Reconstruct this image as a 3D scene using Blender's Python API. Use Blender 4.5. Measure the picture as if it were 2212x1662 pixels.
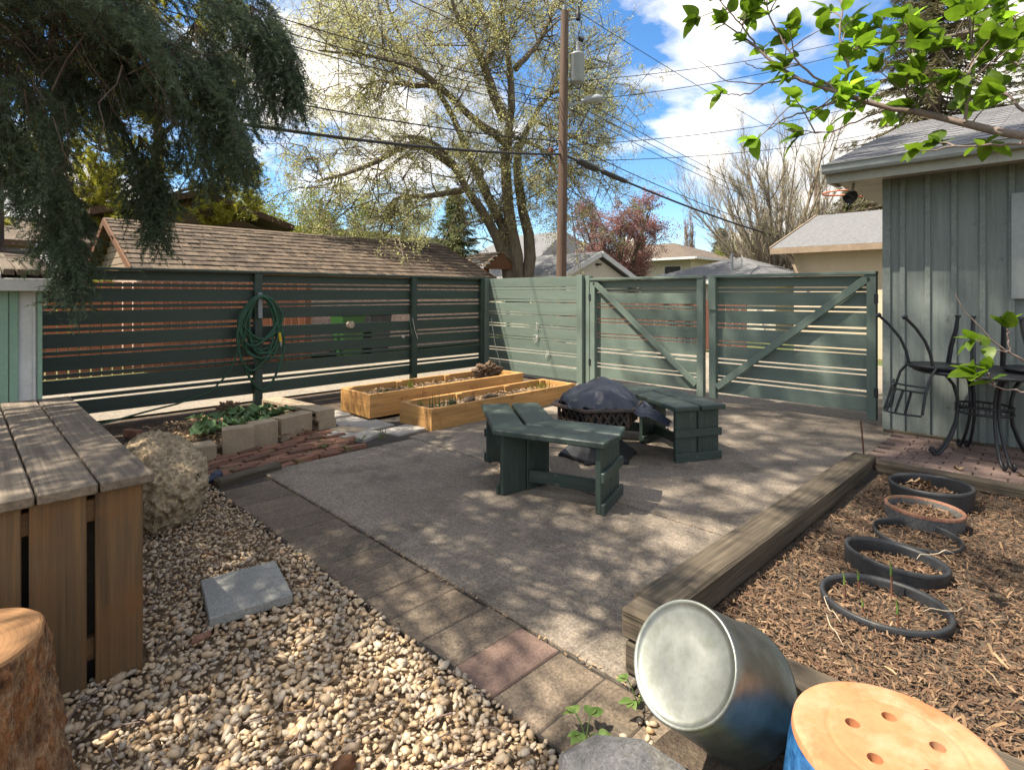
import bpy, bmesh, math, random
import numpy as np
from mathutils import Vector, Matrix, noise as mnoise
random.seed(7); RNG = np.random.default_rng(7)
for o in list(bpy.data.objects): bpy.data.objects.remove(o, do_unlink=True)
scene = bpy.context.scene; COL = scene.collection
R_ = math.radians; S2 = math.sqrt(2.0)

# ------------------------------------------------------------------ camera
# world axes follow the two fences: X along the long fence, Y along the gate fence; the camera looks along (1,1)
EYE = 1.4
cam = bpy.data.cameras.new('camera'); camo = bpy.data.objects.new('camera', cam); COL.objects.link(camo)
camo.location = (0, 0, EYE); camo.rotation_euler = (R_(90), 0, R_(-45))
cam.sensor_width = 36.0; cam.lens = 36.0 * 1200 / 2212; cam.shift_y = -(831 - 635) / 2212
cam.clip_start = 0.05; cam.clip_end = 2000
scene.camera = camo

# ------------------------------------------------------------------ light
SUN_TO = Vector((-0.50, 0.35, 1.0)).normalized()
sun_el = math.asin(SUN_TO.z); sun_rot = math.atan2(SUN_TO.x, SUN_TO.y)
world = bpy.data.worlds.new('World'); scene.world = world; world.use_nodes = True
wn = world.node_tree.nodes; wl = world.node_tree.links; wn.clear()
wo = wn.new('ShaderNodeOutputWorld'); bg = wn.new('ShaderNodeBackground'); bg.inputs['Strength'].default_value = 0.145
sky = wn.new('ShaderNodeTexSky'); sky.sky_type = 'NISHITA'; sky.sun_disc = False
sky.sun_elevation = sun_el; sky.sun_rotation = sun_rot; sky.air_density = 1.0; sky.dust_density = 0.1; sky.ozone_density = 4.0
tc = wn.new('ShaderNodeTexCoord')
mp = wn.new('ShaderNodeMapping'); mp.inputs['Scale'].default_value = (1.0, 1.0, 1.9); mp.inputs['Location'].default_value = (0.42, 0.10, 0.0)
wl.new(tc.outputs['Generated'], mp.inputs['Vector'])
nz = wn.new('ShaderNodeTexNoise'); nz.inputs['Scale'].default_value = 2.3; nz.inputs['Detail'].default_value = 9; nz.inputs['Roughness'].default_value = 0.56
nz.inputs['Distortion'].default_value = 0.25
wl.new(mp.outputs['Vector'], nz.inputs['Vector'])
rp = wn.new('ShaderNodeValToRGB'); rp.color_ramp.elements[0].position = 0.435; rp.color_ramp.elements[1].position = 0.53
wl.new(nz.outputs['Fac'], rp.inputs['Fac'])
nz2 = wn.new('ShaderNodeTexNoise'); nz2.inputs['Scale'].default_value = 4.5; nz2.inputs['Detail'].default_value = 6
wl.new(mp.outputs['Vector'], nz2.inputs['Vector'])
rp2 = wn.new('ShaderNodeValToRGB'); rp2.color_ramp.elements[0].position = 0.35; rp2.color_ramp.elements[1].position = 0.62
rp2.color_ramp.elements[0].color = (1.75, 1.78, 1.85, 1); rp2.color_ramp.elements[1].color = (3.9, 3.65, 3.35, 1)
wl.new(nz2.outputs['Fac'], rp2.inputs['Fac'])
mixc = wn.new('ShaderNodeMix'); mixc.data_type = 'RGBA'
wl.new(rp.outputs['Color'], mixc.inputs['Factor']); hs_ = wn.new('ShaderNodeHueSaturation'); hs_.inputs['Saturation'].default_value = 1.2; hs_.inputs['Value'].default_value = 0.52; wl.new(sky.outputs['Color'], hs_.inputs['Color']); wl.new(hs_.outputs['Color'], mixc.inputs['A']); wl.new(rp2.outputs['Color'], mixc.inputs['B'])
wl.new(mixc.outputs['Result'], bg.inputs['Color']); wl.new(bg.outputs['Background'], wo.inputs['Surface'])
sd = bpy.data.lights.new('sun', 'SUN'); sd.energy = 3.6; sd.angle = R_(0.53); sd.color = (1.0, 0.90, 0.75)
so = bpy.data.objects.new('sun', sd); COL.objects.link(so); so.location = (-20, 25, 40)
so.rotation_euler = (-SUN_TO).to_track_quat('-Z', 'Y').to_euler()
scene.view_settings.view_transform = 'Standard'; scene.view_settings.look = 'None'
scene.view_settings.gamma = 1.0; scene.view_settings.use_curve_mapping = False
scene.view_settings.exposure = 1.7
scene.cycles.max_bounces = 7; scene.cycles.diffuse_bounces = 4; scene.cycles.transparent_max_bounces = 6
scene.cycles.caustics_reflective = False; scene.cycles.caustics_refractive = False

# ------------------------------------------------------------------ helpers
def at(px, py, dist):
    """a point seen at 2212x1662 photo position px,py at a given distance along the view axis"""
    r = (px - 1106) / 1200 * dist; z = EYE - (py - 635) / 1200 * dist
    return Vector(((dist + r) / S2, (dist - r) / S2, z))
def rd(r, d, z=0.0): return Vector(((d + r) / S2, (d - r) / S2, z))

def tag(o, label=None, cat=None, group=None, kind=None):
    if label: o['label'] = label
    if cat: o['category'] = cat
    if group: o['group'] = group
    if kind: o['kind'] = kind
    return o
def root(name, loc, label, cat, group=None, rz=0.0):
    o = bpy.data.objects.new(name, None); COL.objects.link(o); o.empty_display_size = 0.1
    o.location = loc; o.rotation_euler = (0, 0, rz); tag(o, label, cat, group)
    return o
def wpos(o):
    p = Vector((0, 0, 0))
    while o is not None: p += Vector(o.location); o = o.parent
    return p
def link(name, me, mat=None, parent=None, loc=(0, 0, 0), rot=None):
    """loc is a world position (things that are rotated are built before they are turned)"""
    o = bpy.data.objects.new(name, me); COL.objects.link(o)
    if mat is not None and len(me.materials) == 0: me.materials.append(mat)
    elif mat is not None and me.materials[0] is not mat:
        o.material_slots[0].link = 'OBJECT'; o.material_slots[0].material = mat
    if parent is not None: o.parent = parent; o.location = Vector(loc) - wpos(parent)
    else: o.location = loc
    if rot is not None: o.rotation_euler = rot
    return o
def npmesh(name, V, F, smooth=False):
    V = np.asarray(V, dtype=np.float32).reshape(-1, 3); F = np.asarray(F, dtype=np.int32)
    me = bpy.data.meshes.new(name); n, k = F.shape
    me.vertices.add(len(V)); me.vertices.foreach_set('co', V.ravel())
    me.loops.add(n * k); me.loops.foreach_set('vertex_index', F.ravel())
    me.polygons.add(n); me.polygons.foreach_set('loop_start', np.arange(0, n * k, k, dtype=np.int32))
    me.polygons.foreach_set('loop_total', np.full(n, k, dtype=np.int32))
    if smooth: me.polygons.foreach_set('use_smooth', np.ones(n, dtype=bool))
    me.update(); me.validate(); return me

class MB:
    """collects boxes, tubes, lathes in world coordinates and links them as one mesh object"""
    def __init__(s): s.v = []; s.f = []; s.sm = []
    def add(s, vs, fs, smooth=False):
        b = len(s.v); s.v += [tuple(v) for v in vs]; s.f += [tuple(i + b for i in f) for f in fs]; s.sm += [smooth] * len(fs); return s
    def box(s, lo, hi, m=None):
        x0, y0, z0 = lo; x1, y1, z1 = hi
        vs = [Vector(p) for p in ((x0, y0, z0), (x1, y0, z0), (x1, y1, z0), (x0, y1, z0), (x0, y0, z1), (x1, y0, z1), (x1, y1, z1), (x0, y1, z1))]
        if m is not None: vs = [m @ v for v in vs]
        return s.add(vs, [(0, 3, 2, 1), (4, 5, 6, 7), (0, 1, 5, 4), (1, 2, 6, 5), (2, 3, 7, 6), (3, 0, 4, 7)])
    def bar(s, a, b, w, t, up=(0, 0, 1)):
        m, L = frame(a, b, up); return s.box((0, -w / 2, -t / 2), (L, w / 2, t / 2), m)
    def tube(s, pts, rad, n=8, cap=True, smooth=True):
        pts = [Vector(p) for p in pts]; k = len(pts)
        rad = [rad] * k if isinstance(rad, (int, float)) else rad
        vs = []; fs = []; prev = None
        for i, p in enumerate(pts):
            t = (pts[min(i + 1, k - 1)] - pts[max(i - 1, 0)])
            t = t.normalized() if t.length > 1e-9 else Vector((0, 0, 1))
            u = (prev - t * prev.dot(t)) if prev is not None else t.orthogonal()
            u = u.normalized() if u.length > 1e-6 else t.orthogonal().normalized()
            prev = u; w = t.cross(u)
            for j in range(n):
                a = 2 * math.pi * j / n; vs.append(p + (u * math.cos(a) + w * math.sin(a)) * rad[i])
        for i in range(k - 1):
            for j in range(n):
                fs.append((i * n + j, i * n + (j + 1) % n, (i + 1) * n + (j + 1) % n, (i + 1) * n + j))
        s.add(vs, fs, smooth)
        if cap: s.add(vs[:n], [tuple(range(n))[::-1]]); s.add(vs[-n:], [tuple(range(n))])
        return s
    def lathe(s, prof, m=None, n=24, smooth=True, a0=0.0):
        vs = []; fs = []
        for r, z in prof:
            for j in range(n):
                a = a0 + 2 * math.pi * j / n; v = Vector((r * math.cos(a), r * math.sin(a), z)); vs.append(m @ v if m is not None else v)
        for i in range(len(prof) - 1):
            for j in range(n):
                fs.append((i * n + j, i * n + (j + 1) % n, (i + 1) * n + (j + 1) % n, (i + 1) * n + j))
        return s.add(vs, fs, smooth)
    def prism(s, poly, z0, z1):
        n = len(poly); vs = [(x, y, z0) for x, y in poly] + [(x, y, z1) for x, y in poly]
        fs = [tuple(range(n))[::-1], tuple(range(n, 2 * n))] + [(i, (i + 1) % n, n + (i + 1) % n, n + i) for i in range(n)]
        return s.add(vs, fs)
    def build(s, name, mat, parent=None, bevel=0.0, origin=None):
        vs = np.array([tuple(v) for v in s.v]); c = (vs.min(0) + vs.max(0)) / 2 if origin is None else np.array(origin)
        me = bpy.data.meshes.new(name); me.from_pydata([tuple(v) for v in vs - c], [], s.f)
        me.polygons.foreach_set('use_smooth', s.sm)
        if bevel > 0:
            bm = bmesh.new(); bm.from_mesh(me); bmesh.ops.remove_doubles(bm, verts=bm.verts, dist=1e-5)
            bmesh.ops.bevel(bm, geom=list(bm.edges), offset=bevel, segments=1, affect='EDGES', clamp_overlap=True); bm.to_mesh(me); bm.free()
        me.update(); return link(name, me, mat, parent, c)
def frame(a, b, up=(0, 0, 1)):
    a = Vector(a); b = Vector(b); x = b - a; L = x.length; x = x.normalized(); up = Vector(up)
    y = up.cross(x)
    if y.length < 1e-4: y = Vector((0, 1, 0)).cross(x)
    if y.length < 1e-4: y = Vector((1, 0, 0)).cross(x)
    y.normalize(); z = x.cross(y)
    m = Matrix(((x.x, y.x, z.x, a.x), (x.y, y.y, z.y, a.y), (x.z, y.z, z.z, a.z), (0, 0, 0, 1)))
    return m, L
_bc = {}
def beam_mesh(L, w, t, bev):
    key = (round(L, 3), round(w, 3), round(t, 3), round(bev, 4))
    if key not in _bc:
        bm = bmesh.new(); bmesh.ops.create_cube(bm, size=1.0); bmesh.ops.scale(bm, vec=(L, w, t), verts=bm.verts)
        if bev > 0: bmesh.ops.bevel(bm, geom=list(bm.edges), offset=min(bev, w * .3, t * .3), segments=1, affect='EDGES', clamp_overlap=True)
        me = bpy.data.meshes.new('beam'); bm.to_mesh(me); bm.free(); _bc[key] = me
    return _bc[key]
def plank(name, a, b, w, t, mat, parent=None, up=(0, 0, 1), bev=0.004):
    """a board whose grain runs along its own X axis; up is the direction of its thickness"""
    m, L = frame(a, b, up); me = beam_mesh(L, w, t, bev)
    if len(me.materials) and me.materials[0] is not mat:
        me = me.copy(); me.materials.clear()
    o = link(name, me, mat, parent, (Vector(a) + Vector(b)) / 2, m.to_euler()); return o
def copy_tree(o, parent=None):
    c = o.copy(); COL.objects.link(c); c.parent = parent
    for ch in o.children: copy_tree(ch, c)
    return c

# ------------------------------------------------------------------ materials
def ramp(nt, cols):
    r = nt.nodes.new('ShaderNodeValToRGB'); e = r.color_ramp.elements
    n = len(cols)
    while len(e) < n: e.new(0.5)
    for i, c in enumerate(cols):
        e[i].position = i / (n - 1) if len(c) == 3 else c[3]; e[i].color = (c[0], c[1], c[2], 1)
    return r
def mat(name, cols, scale=4.0, stretch=(1, 1, 1), rough=0.8, bump=0.3, bscale=30.0, bdist=0.006, objvar=0.0, island=None, metal=0.0,
        fine=0.25, transl=0.0, detail=5, bstretch=None, spec=0.4, blotch=None, rot=(0, 0, 0), contrast=(0.3, 0.7), cell=None, scratch=None):
    m = bpy.data.materials.new(name); m.use_nodes = True; nt = m.node_tree; N = nt.nodes; Lk = nt.links; N.clear()
    out = N.new('ShaderNodeOutputMaterial'); bs = N.new('ShaderNodeBsdfPrincipled')
    bs.inputs['Roughness'].default_value = rough; bs.inputs['Metallic'].default_value = metal; bs.inputs['Specular IOR Level'].default_value = spec
    t = N.new('ShaderNodeTexCoord'); oi = N.new('ShaderNodeObjectInfo')
    mul = N.new('ShaderNodeMath'); mul.operation = 'MULTIPLY'; mul.inputs[1].default_value = 43.0; Lk.new(oi.outputs['Random'], mul.inputs[0])
    va = N.new('ShaderNodeVectorMath'); va.operation = 'ADD'; Lk.new(t.outputs['Object'], va.inputs[0]); Lk.new(mul.outputs[0], va.inputs[1])
    mpn = N.new('ShaderNodeMapping'); mpn.inputs['Scale'].default_value = stretch; mpn.inputs['Rotation'].default_value = rot; Lk.new(va.outputs[0], mpn.inputs['Vector'])
    n1 = N.new('ShaderNodeTexNoise'); n1.inputs['Scale'].default_value = scale; n1.inputs['Detail'].default_value = detail; n1.inputs['Roughness'].default_value = 0.62
    Lk.new(mpn.outputs[0], n1.inputs['Vector'])
    mr = N.new('ShaderNodeMapRange'); mr.inputs['From Min'].default_value = contrast[0]; mr.inputs['From Max'].default_value = contrast[1]; Lk.new(n1.outputs['Fac'], mr.inputs['Value'])
    rpn = ramp(nt, cols)
    if island:
        g = N.new('ShaderNodeNewGeometry'); mx = N.new('ShaderNodeMix'); mx.inputs['Factor'].default_value = island
        Lk.new(mr.outputs[0], mx.inputs['A']); Lk.new(g.outputs['Random Per Island'], mx.inputs['B']); Lk.new(mx.outputs['Result'], rpn.inputs['Fac'])
    else: Lk.new(mr.outputs[0], rpn.inputs['Fac'])
    col = rpn.outputs['Color']
    n2 = N.new('ShaderNodeTexNoise'); n2.inputs['Scale'].default_value = bscale; n2.inputs['Detail'].default_value = 4; n2.inputs['Roughness'].default_value = 0.6
    mp2 = N.new('ShaderNodeMapping'); mp2.inputs['Scale'].default_value = bstretch or stretch; mp2.inputs['Rotation'].default_value = rot; Lk.new(va.outputs[0], mp2.inputs['Vector']); Lk.new(mp2.outputs[0], n2.inputs['Vector'])
    if fine > 0:
        mr2 = N.new('ShaderNodeMapRange'); mr2.inputs['From Min'].default_value = 0.25; mr2.inputs['From Max'].default_value = 0.75
        mr2.inputs['To Min'].default_value = 1 - fine; mr2.inputs['To Max'].default_value = 1 + fine * 0.6; Lk.new(n2.outputs['Fac'], mr2.inputs['Value'])
        mm = N.new('ShaderNodeMix'); mm.data_type = 'RGBA'; mm.blend_type = 'MULTIPLY'; mm.inputs['Factor'].default_value = 1
        Lk.new(col, mm.inputs['A']); Lk.new(mr2.outputs[0], mm.inputs['B']); col = mm.outputs['Result']
    if blotch:  # (colour, scale, low, high): stains and wear patches
        nb = N.new('ShaderNodeTexNoise'); nb.inputs['Scale'].default_value = blotch[1]; nb.inputs['Detail'].default_value = 7; nb.inputs['Roughness'].default_value = 0.68; Lk.new(va.outputs[0], nb.inputs['Vector'])
        mb = N.new('ShaderNodeMapRange'); mb.inputs['From Min'].default_value = blotch[2]; mb.inputs['From Max'].default_value = blotch[3]; Lk.new(nb.outputs['Fac'], mb.inputs['Value'])
        mm = N.new('ShaderNodeMix'); mm.data_type = 'RGBA'; Lk.new(mb.outputs[0], mm.inputs['Factor']); Lk.new(col, mm.inputs['A']); mm.inputs['B'].default_value = (*blotch[0], 1); col = mm.outputs['Result']
    if cell:  # (scale, spread): speckle of small stones
        vo = N.new('ShaderNodeTexVoronoi'); vo.inputs['Scale'].default_value = cell[0]; Lk.new(va.outputs[0], vo.inputs['Vector'])
        hv = N.new('ShaderNodeSeparateColor'); Lk.new(vo.outputs['Color'], hv.inputs[0])
        mr3 = N.new('ShaderNodeMapRange'); mr3.inputs['To Min'].default_value = 1 - cell[1]; mr3.inputs['To Max'].default_value = 1 + cell[1]; Lk.new(hv.outputs[0], mr3.inputs['Value'])
        mm = N.new('ShaderNodeMix'); mm.data_type = 'RGBA'; mm.blend_type = 'MULTIPLY'; mm.inputs['Factor'].default_value = 1
        Lk.new(col, mm.inputs['A']); Lk.new(mr3.outputs[0], mm.inputs['B']); col = mm.outputs['Result']
    if scratch:  # (colour, amount): pale scratches and scuffs in two directions
        for ang_, sc_ in ((.5, 1.0), (-.35, 1.3)):
            ms_ = N.new('ShaderNodeMapping'); ms_.inputs['Rotation'].default_value = (0, 0, ang_); ms_.inputs['Scale'].default_value = (1.6 * sc_, 75 * sc_, 1); Lk.new(va.outputs[0], ms_.inputs['Vector'])
            ns = N.new('ShaderNodeTexNoise'); ns.inputs['Scale'].default_value = 1.0; ns.inputs['Detail'].default_value = 2; Lk.new(ms_.outputs[0], ns.inputs['Vector'])
            r1 = N.new('ShaderNodeMapRange'); r1.inputs['From Min'].default_value = .66; r1.inputs['From Max'].default_value = .72; r1.inputs['To Max'].default_value = scratch[1]; Lk.new(ns.outputs['Fac'], r1.inputs['Value'])
            nm = N.new('ShaderNodeTexNoise'); nm.inputs['Scale'].default_value = 1.7 * sc_; nm.inputs['Detail'].default_value = 3; Lk.new(va.outputs[0], nm.inputs['Vector'])
            r2 = N.new('ShaderNodeMapRange'); r2.inputs['From Min'].default_value = .48; r2.inputs['From Max'].default_value = .62; Lk.new(nm.outputs['Fac'], r2.inputs['Value'])
            mu = N.new('ShaderNodeMath'); mu.operation = 'MULTIPLY'; Lk.new(r1.outputs[0], mu.inputs[0]); Lk.new(r2.outputs[0], mu.inputs[1])
            mm = N.new('ShaderNodeMix'); mm.data_type = 'RGBA'; Lk.new(mu.outputs[0], mm.inputs['Factor']); Lk.new(col, mm.inputs['A']); mm.inputs['B'].default_value = (*scratch[0], 1); col = mm.outputs['Result']
    if objvar > 0:
        mr4 = N.new('ShaderNodeMapRange'); mr4.inputs['To Min'].default_value = 1 - objvar; mr4.inputs['To Max'].default_value = 1 + objvar; Lk.new(oi.outputs['Random'], mr4.inputs['Value'])
        mm = N.new('ShaderNodeMix'); mm.data_type = 'RGBA'; mm.blend_type = 'MULTIPLY'; mm.inputs['Factor'].default_value = 1
        Lk.new(col, mm.inputs['A']); Lk.new(mr4.outputs[0], mm.inputs['B']); col = mm.outputs['Result']
    Lk.new(col, bs.inputs['Base Color'])
    if bump > 0:
        b = N.new('ShaderNodeBump'); b.inputs['Strength'].default_value = bump; b.inputs['Distance'].default_value = bdist
        Lk.new(n2.outputs['Fac'], b.inputs['Height']); Lk.new(b.outputs[0], bs.inputs['Normal'])
    if transl > 0:
        tr = N.new('ShaderNodeBsdfTranslucent'); Lk.new(col, tr.inputs['Color']); ms = N.new('ShaderNodeMixShader'); ms.inputs[0].default_value = transl
        Lk.new(bs.outputs[0], ms.inputs[1]); Lk.new(tr.outputs[0], ms.inputs[2]); Lk.new(ms.outputs[0], out.inputs['Surface'])
    else: Lk.new(bs.outputs[0], out.inputs['Surface'])
    return m
def hx(h):
    h = h.lstrip('#'); c = [int(h[i:i + 2], 16) / 255 for i in (0, 2, 4)]
    return tuple((x / 12.92 if x <= 0.04045 else ((x + 0.055) / 1.055) ** 2.4) for x in c)
GX = (0.12, 1, 1)     # grain along local X
W = {}
W['green_lit'] = mat('lit_green_paint', [(0.113, 0.153, 0.126), (0.148, 0.19, 0.159)], 3, GX, .6, .25, 60, .004, .10, bstretch=(.05, 1, 1), fine=.14, blotch=((.095, .125, .10), 8, .62, .82))  # lighter copy of the fence green, sunlight put into the colour
W['green'] = mat('green_fence_paint', [(.034, .056, .044), (.048, .073, .058)], 3, GX, .55, .25, 60, .004, .10, bstretch=(.05, 1, 1), fine=.14, blotch=((.16, .17, .14), 9, .70, .76))  # darker copy of the same green, shade of the long fence put in
W['bench_green'] = mat('bench_paint', [(.036, .055, .046), (.05, .073, .061)], 3, GX, .5, .25, 45, .004, .08, bstretch=(.08, 1, 1), fine=.3, blotch=((.12, .125, .10), 14, .60, .72), scratch=((.13, .14, .115), .5))
W['cedar'] = mat('new_lumber', [(0.36, 0.18, 0.0585), (0.5, 0.28, 0.099), (0.43, 0.23, 0.081)], 2.5, GX, .65, .3, 30, .004, .1, bstretch=(.06, 1, 1), fine=.34, blotch=((.22, .105, .04), 6, .56, .72))
W['grey_wood'] = mat('weathered_deck_board', [(0.0948, 0.0743, 0.0535), (0.182, 0.146, 0.107), (0.131, 0.105, 0.0772), (0.219, 0.176, 0.128)], 12, (.05, 1, 1), .75, .6, 60, .006, .14, bstretch=(.02, 1, 1), fine=.45, blotch=((.09, .075, .06), 6, .62, .75))
W['brown_wood'] = mat('weathered_brown_board', [(0.079, 0.0459, 0.022), (0.166, 0.0951, 0.0396), (0.119, 0.0746, 0.0373), (0.222, 0.118, 0.0417)], 11, (.045, 1, 1), .7, .6, 60, .006, .16, bstretch=(.02, 1, 1), fine=.42, blotch=((.165, .075, .024), 3.0, .52, .72))
W['timber'] = mat('landscape_timber', [(0.0442, 0.0347, 0.0229), (0.108, 0.0863, 0.0595), (0.0687, 0.0544, 0.0365), (0.128, 0.104, 0.0722)], 10, (.06, 1, 1), .85, .9, 50, .012, .08, bstretch=(.03, 1, 1), fine=.5, blotch=((.06, .05, .04), 5, .6, .75))
W['concrete'] = mat('broom_concrete', [(0.145, 0.12, 0.0915), (0.201, 0.167, 0.13), (0.257, 0.216, 0.168)], 1.1, (1, 1, 1), .9, .5, 60, .005, .03, bstretch=(1, .10, 1), fine=.22, detail=10, cell=(130, .34), blotch=((.065, .055, .043), 2.4, .50, .74), scratch=((.27, .245, .21), .6))
W['dark_gap'] = mat('joint_soil', [(.03, .025, .02), (.06, .05, .04)], 8, rough=.95)
W['paver'] = mat('concrete_paver', [(0.117, 0.0898, 0.0627), (0.187, 0.145, 0.104)], 3, rough=.9, bump=.6, bscale=90, bdist=.004, objvar=.16, fine=.35, cell=(120, .28), blotch=((.075, .07, .055), 4, .55, .75))
W['paver_red'] = mat('red_paver', [(0.126, 0.0809, 0.063), (0.173, 0.116, 0.0924)], 3, rough=.9, bump=.5, bscale=120, bdist=.004, fine=.3, cell=(230, .22))
W['slab_grey'] = mat('grey_slab', [(0.209, 0.209, 0.194), (0.286, 0.286, 0.264)], 3, rough=.9, bump=.5, bscale=90, bdist=.004, objvar=.08, fine=.25, cell=(260, .2))
W['slab_white'] = mat('pale_slab', [(.27, .25, .215), (.36, .335, .295)], 4, rough=.9, bump=.4, bscale=90, bdist=.003, objvar=.1, fine=.2, cell=(260, .12))
W['block'] = mat('cinder_block', [(0.297, 0.231, 0.155), (0.404, 0.319, 0.218)], 5, rough=.95, bump=.7, bscale=140, bdist=.005, objvar=.1, fine=.3, cell=(300, .22))
W['brick'] = mat('old_brick', [(0.118, 0.0544, 0.0338), (0.195, 0.0945, 0.0604), (0.164, 0.0945, 0.0659)], 6, rough=.92, bump=.7, bscale=60, bdist=.007, objvar=.38, fine=.4, blotch=((.11, .105, .035), 5, .54, .68))
W['patio_brick'] = mat('mauve_patio_brick', [(.165, .115, .095), (.235, .165, .14)], 6, rough=.92, bump=.5, bscale=70, bdist=.004, objvar=.16, fine=.3, blotch=((.06, .05, .04), 5, .62, .76))
W['soil'] = mat('soil', [(.045, .032, .022), (.09, .066, .045), (.13, .10, .07)], 9, rough=.95, bump=1, bscale=60, bdist=.02, fine=.4)
W['soil_clump'] = mat('dry_root_clump', [(.09, .055, .035), (.20, .135, .085), (.14, .09, .058)], 20, rough=.95, bump=1, bscale=70, bdist=.02, fine=.5)
W['alley'] = mat('alley_gravel', [(0.212, 0.183, 0.145), (0.289, 0.251, 0.2)], .5, rough=.95, bump=.5, bscale=25, bdist=.02, fine=.3, cell=(40, .18))
W['grass'] = mat('lawn_ground', [(.05, .075, .02), (.10, .12, .035), (.15, .13, .06)], .4, rough=.95, bump=.6, bscale=20, bdist=.03, fine=.4)
W['pebble'] = mat('river_pebble', [(0.262, 0.189, 0.119), (0.48, 0.349, 0.205), (0.349, 0.273, 0.186), (0.582, 0.455, 0.299), (0.408, 0.265, 0.14), (0.509, 0.42, 0.311), (0.306, 0.259, 0.2), (0.611, 0.491, 0.338)], 14, rough=.6, bump=.15, bscale=60, bdist=.004, island=.86, fine=.2)
W['gravel_sand'] = mat('gravel_sand', [(0.162, 0.112, 0.066), (0.275, 0.195, 0.119)], 9, rough=.95, bump=.8, bscale=90, bdist=.01, fine=.4)
W['chip'] = mat('bark_chip', [(0.0499, 0.0263, 0.0153), (0.135, 0.0766, 0.0422), (0.0911, 0.0493, 0.0268), (0.2, 0.124, 0.0704), (0.0725, 0.0384, 0.0214), (0.263, 0.175, 0.103), (0.118, 0.063, 0.0329)], 12, rough=.85, bump=.2, bscale=60, bdist=.003, island=.9, fine=.3)
W['terracotta'] = mat('terracotta', [(0.357, 0.132, 0.0536), (0.419, 0.17, 0.0727), (0.446, 0.212, 0.0994)], 4, rough=.75, bump=.15, bscale=60, bdist=.002, fine=.10, blotch=((.42, .27, .16), 6, .47, .66))
W['blue_glaze'] = mat('blue_glaze', [(.01, .05, .16), (.03, .13, .32), (.06, .20, .42)], 30, rough=.22, bump=.05, fine=.2, spec=.6)
W['galv'] = mat('galvanised_steel', [(0.138, 0.148, 0.13), (0.202, 0.213, 0.196), (0.167, 0.177, 0.159)], 6, rough=.40, bump=.14, bscale=14, bdist=.004, metal=.8, fine=.25, blotch=((.12, .135, .10), 6, .50, .74))
W['black_iron'] = mat('black_iron', [(.014, .015, .018), (.028, .030, .034)], 12, rough=.45, bump=.1, bscale=80, bdist=.002, fine=.2)
W['black_plastic'] = mat('black_plastic', [(.018, .02, .023), (.035, .038, .042)], 8, rough=.5, bump=.05, fine=.2, blotch=((.10, .09, .075), 9, .6, .75))
W['tarp'] = mat('black_tarp', [(.010, .014, .026), (.020, .026, .042)], 5, rough=.40, bump=.3, bscale=20, bdist=.008, fine=.1, spec=.6, blotch=((.10, .10, .105), 9, .62, .74))
W['pit_rust'] = mat('fire_pit_metal', [(.022, .018, .016), (.045, .033, .027), (.09, .05, .03)], 7, rough=.62, bump=.2, bscale=70, fine=.3)
W['house_wall'] = mat('weathered_blue_grey_paint', [(0.158, 0.182, 0.167), (0.2, 0.227, 0.208)], 3, (1, 1, .15), .75, .5, 30, .006, .03, bstretch=(1, 1, .07), fine=.22, blotch=((.08, .098, .095), 7, .60, .74))
W['trim_grey'] = mat('grey_trim', [(0.324, 0.325, 0.273), (0.4, 0.39, 0.326)], 4, rough=.6, bump=.1, fine=.12)
W['gutter'] = mat('gutter_metal', [(.25, .27, .26), (.31, .33, .32)], 3, rough=.4, bump=.03, fine=.08)
W['shingle'] = mat('asphalt_shingle', [(.13, .13, .135), (.20, .20, .21)], 6, (1, 1, 1), .95, .5, 150, .004, .14, fine=.3, cell=(120, .2))
W['shingle_far'] = mat('grey_shingle_roof', [(.115, .117, .12), (.185, .188, .193)], 7, (1.6, 1.6, 5), .95, .15, 14, .01, bstretch=(1, 1, 6), fine=.3)
W['shingle_brown'] = mat('brown_shingle_roof', [(0.09, 0.0675, 0.0504), (0.153, 0.122, 0.0945)], 4, (.4, 1.6, 1), .95, .5, 9, .02, bstretch=(.4, 3, 1), fine=.3)
W['shake'] = mat('cedar_shake', [(0.0449, 0.0318, 0.0213), (0.11, 0.0814, 0.0559), (0.0778, 0.0567, 0.0386)], 5, (1, .25, 1), .9, .9, 40, .012, .38, bstretch=(1, .12, 1), fine=.35, blotch=((.25, .12, .05), 3, .63, .75))
W['stucco_pink'] = mat('pebble_dash_stucco', [(.36, .26, .20), (.50, .38, .30)], 9, rough=.95, bump=.6, bscale=60, bdist=.01, fine=.35, cell=(45, .3))
W['stucco_beige'] = mat('beige_stucco', [(.52, .43, .31), (.58, .48, .36)], 2, rough=.95, bump=.3, bscale=50, bdist=.005, fine=.1)
W['stucco_cream'] = mat('cream_siding', [(.62, .57, .46), (.68, .63, .52)], 2, rough=.9, bump=.2, bscale=30, fine=.08)
W['white_paint'] = mat('white_paint', [(.62, .63, .61), (.72, .72, .70)], 5, rough=.6, bump=.15, bscale=30, bdist=.003, fine=.1, blotch=((.40, .38, .33), 6, .62, .74))
W['pale_siding'] = mat('pale_siding', [(.30, .30, .285), (.36, .36, .345)], 3, (1, 1, 6), .8, .2, 12, bstretch=(.3, .3, 8), fine=.12)
W['dark_red_wood'] = mat('dark_red_wood', [(.10, .042, .028), (.15, .065, .042)], 3, GX, .8, .2, 30, fine=.2)
W['mint_paint'] = mat('mint_paint', [(.26, .42, .31), (.32, .48, .36)], 5, rough=.6, bump=.15, bscale=30, bdist=.003, fine=.12, blotch=((.17, .24, .17), 7, .66, .74))
W['cedar_red'] = mat('red_cedar_fence', [(.19, .066, .03), (.29, .11, .05)], 3, GX, .75, .3, 40, .004, .22, bstretch=(.06, 1, 1), fine=.25)
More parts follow.
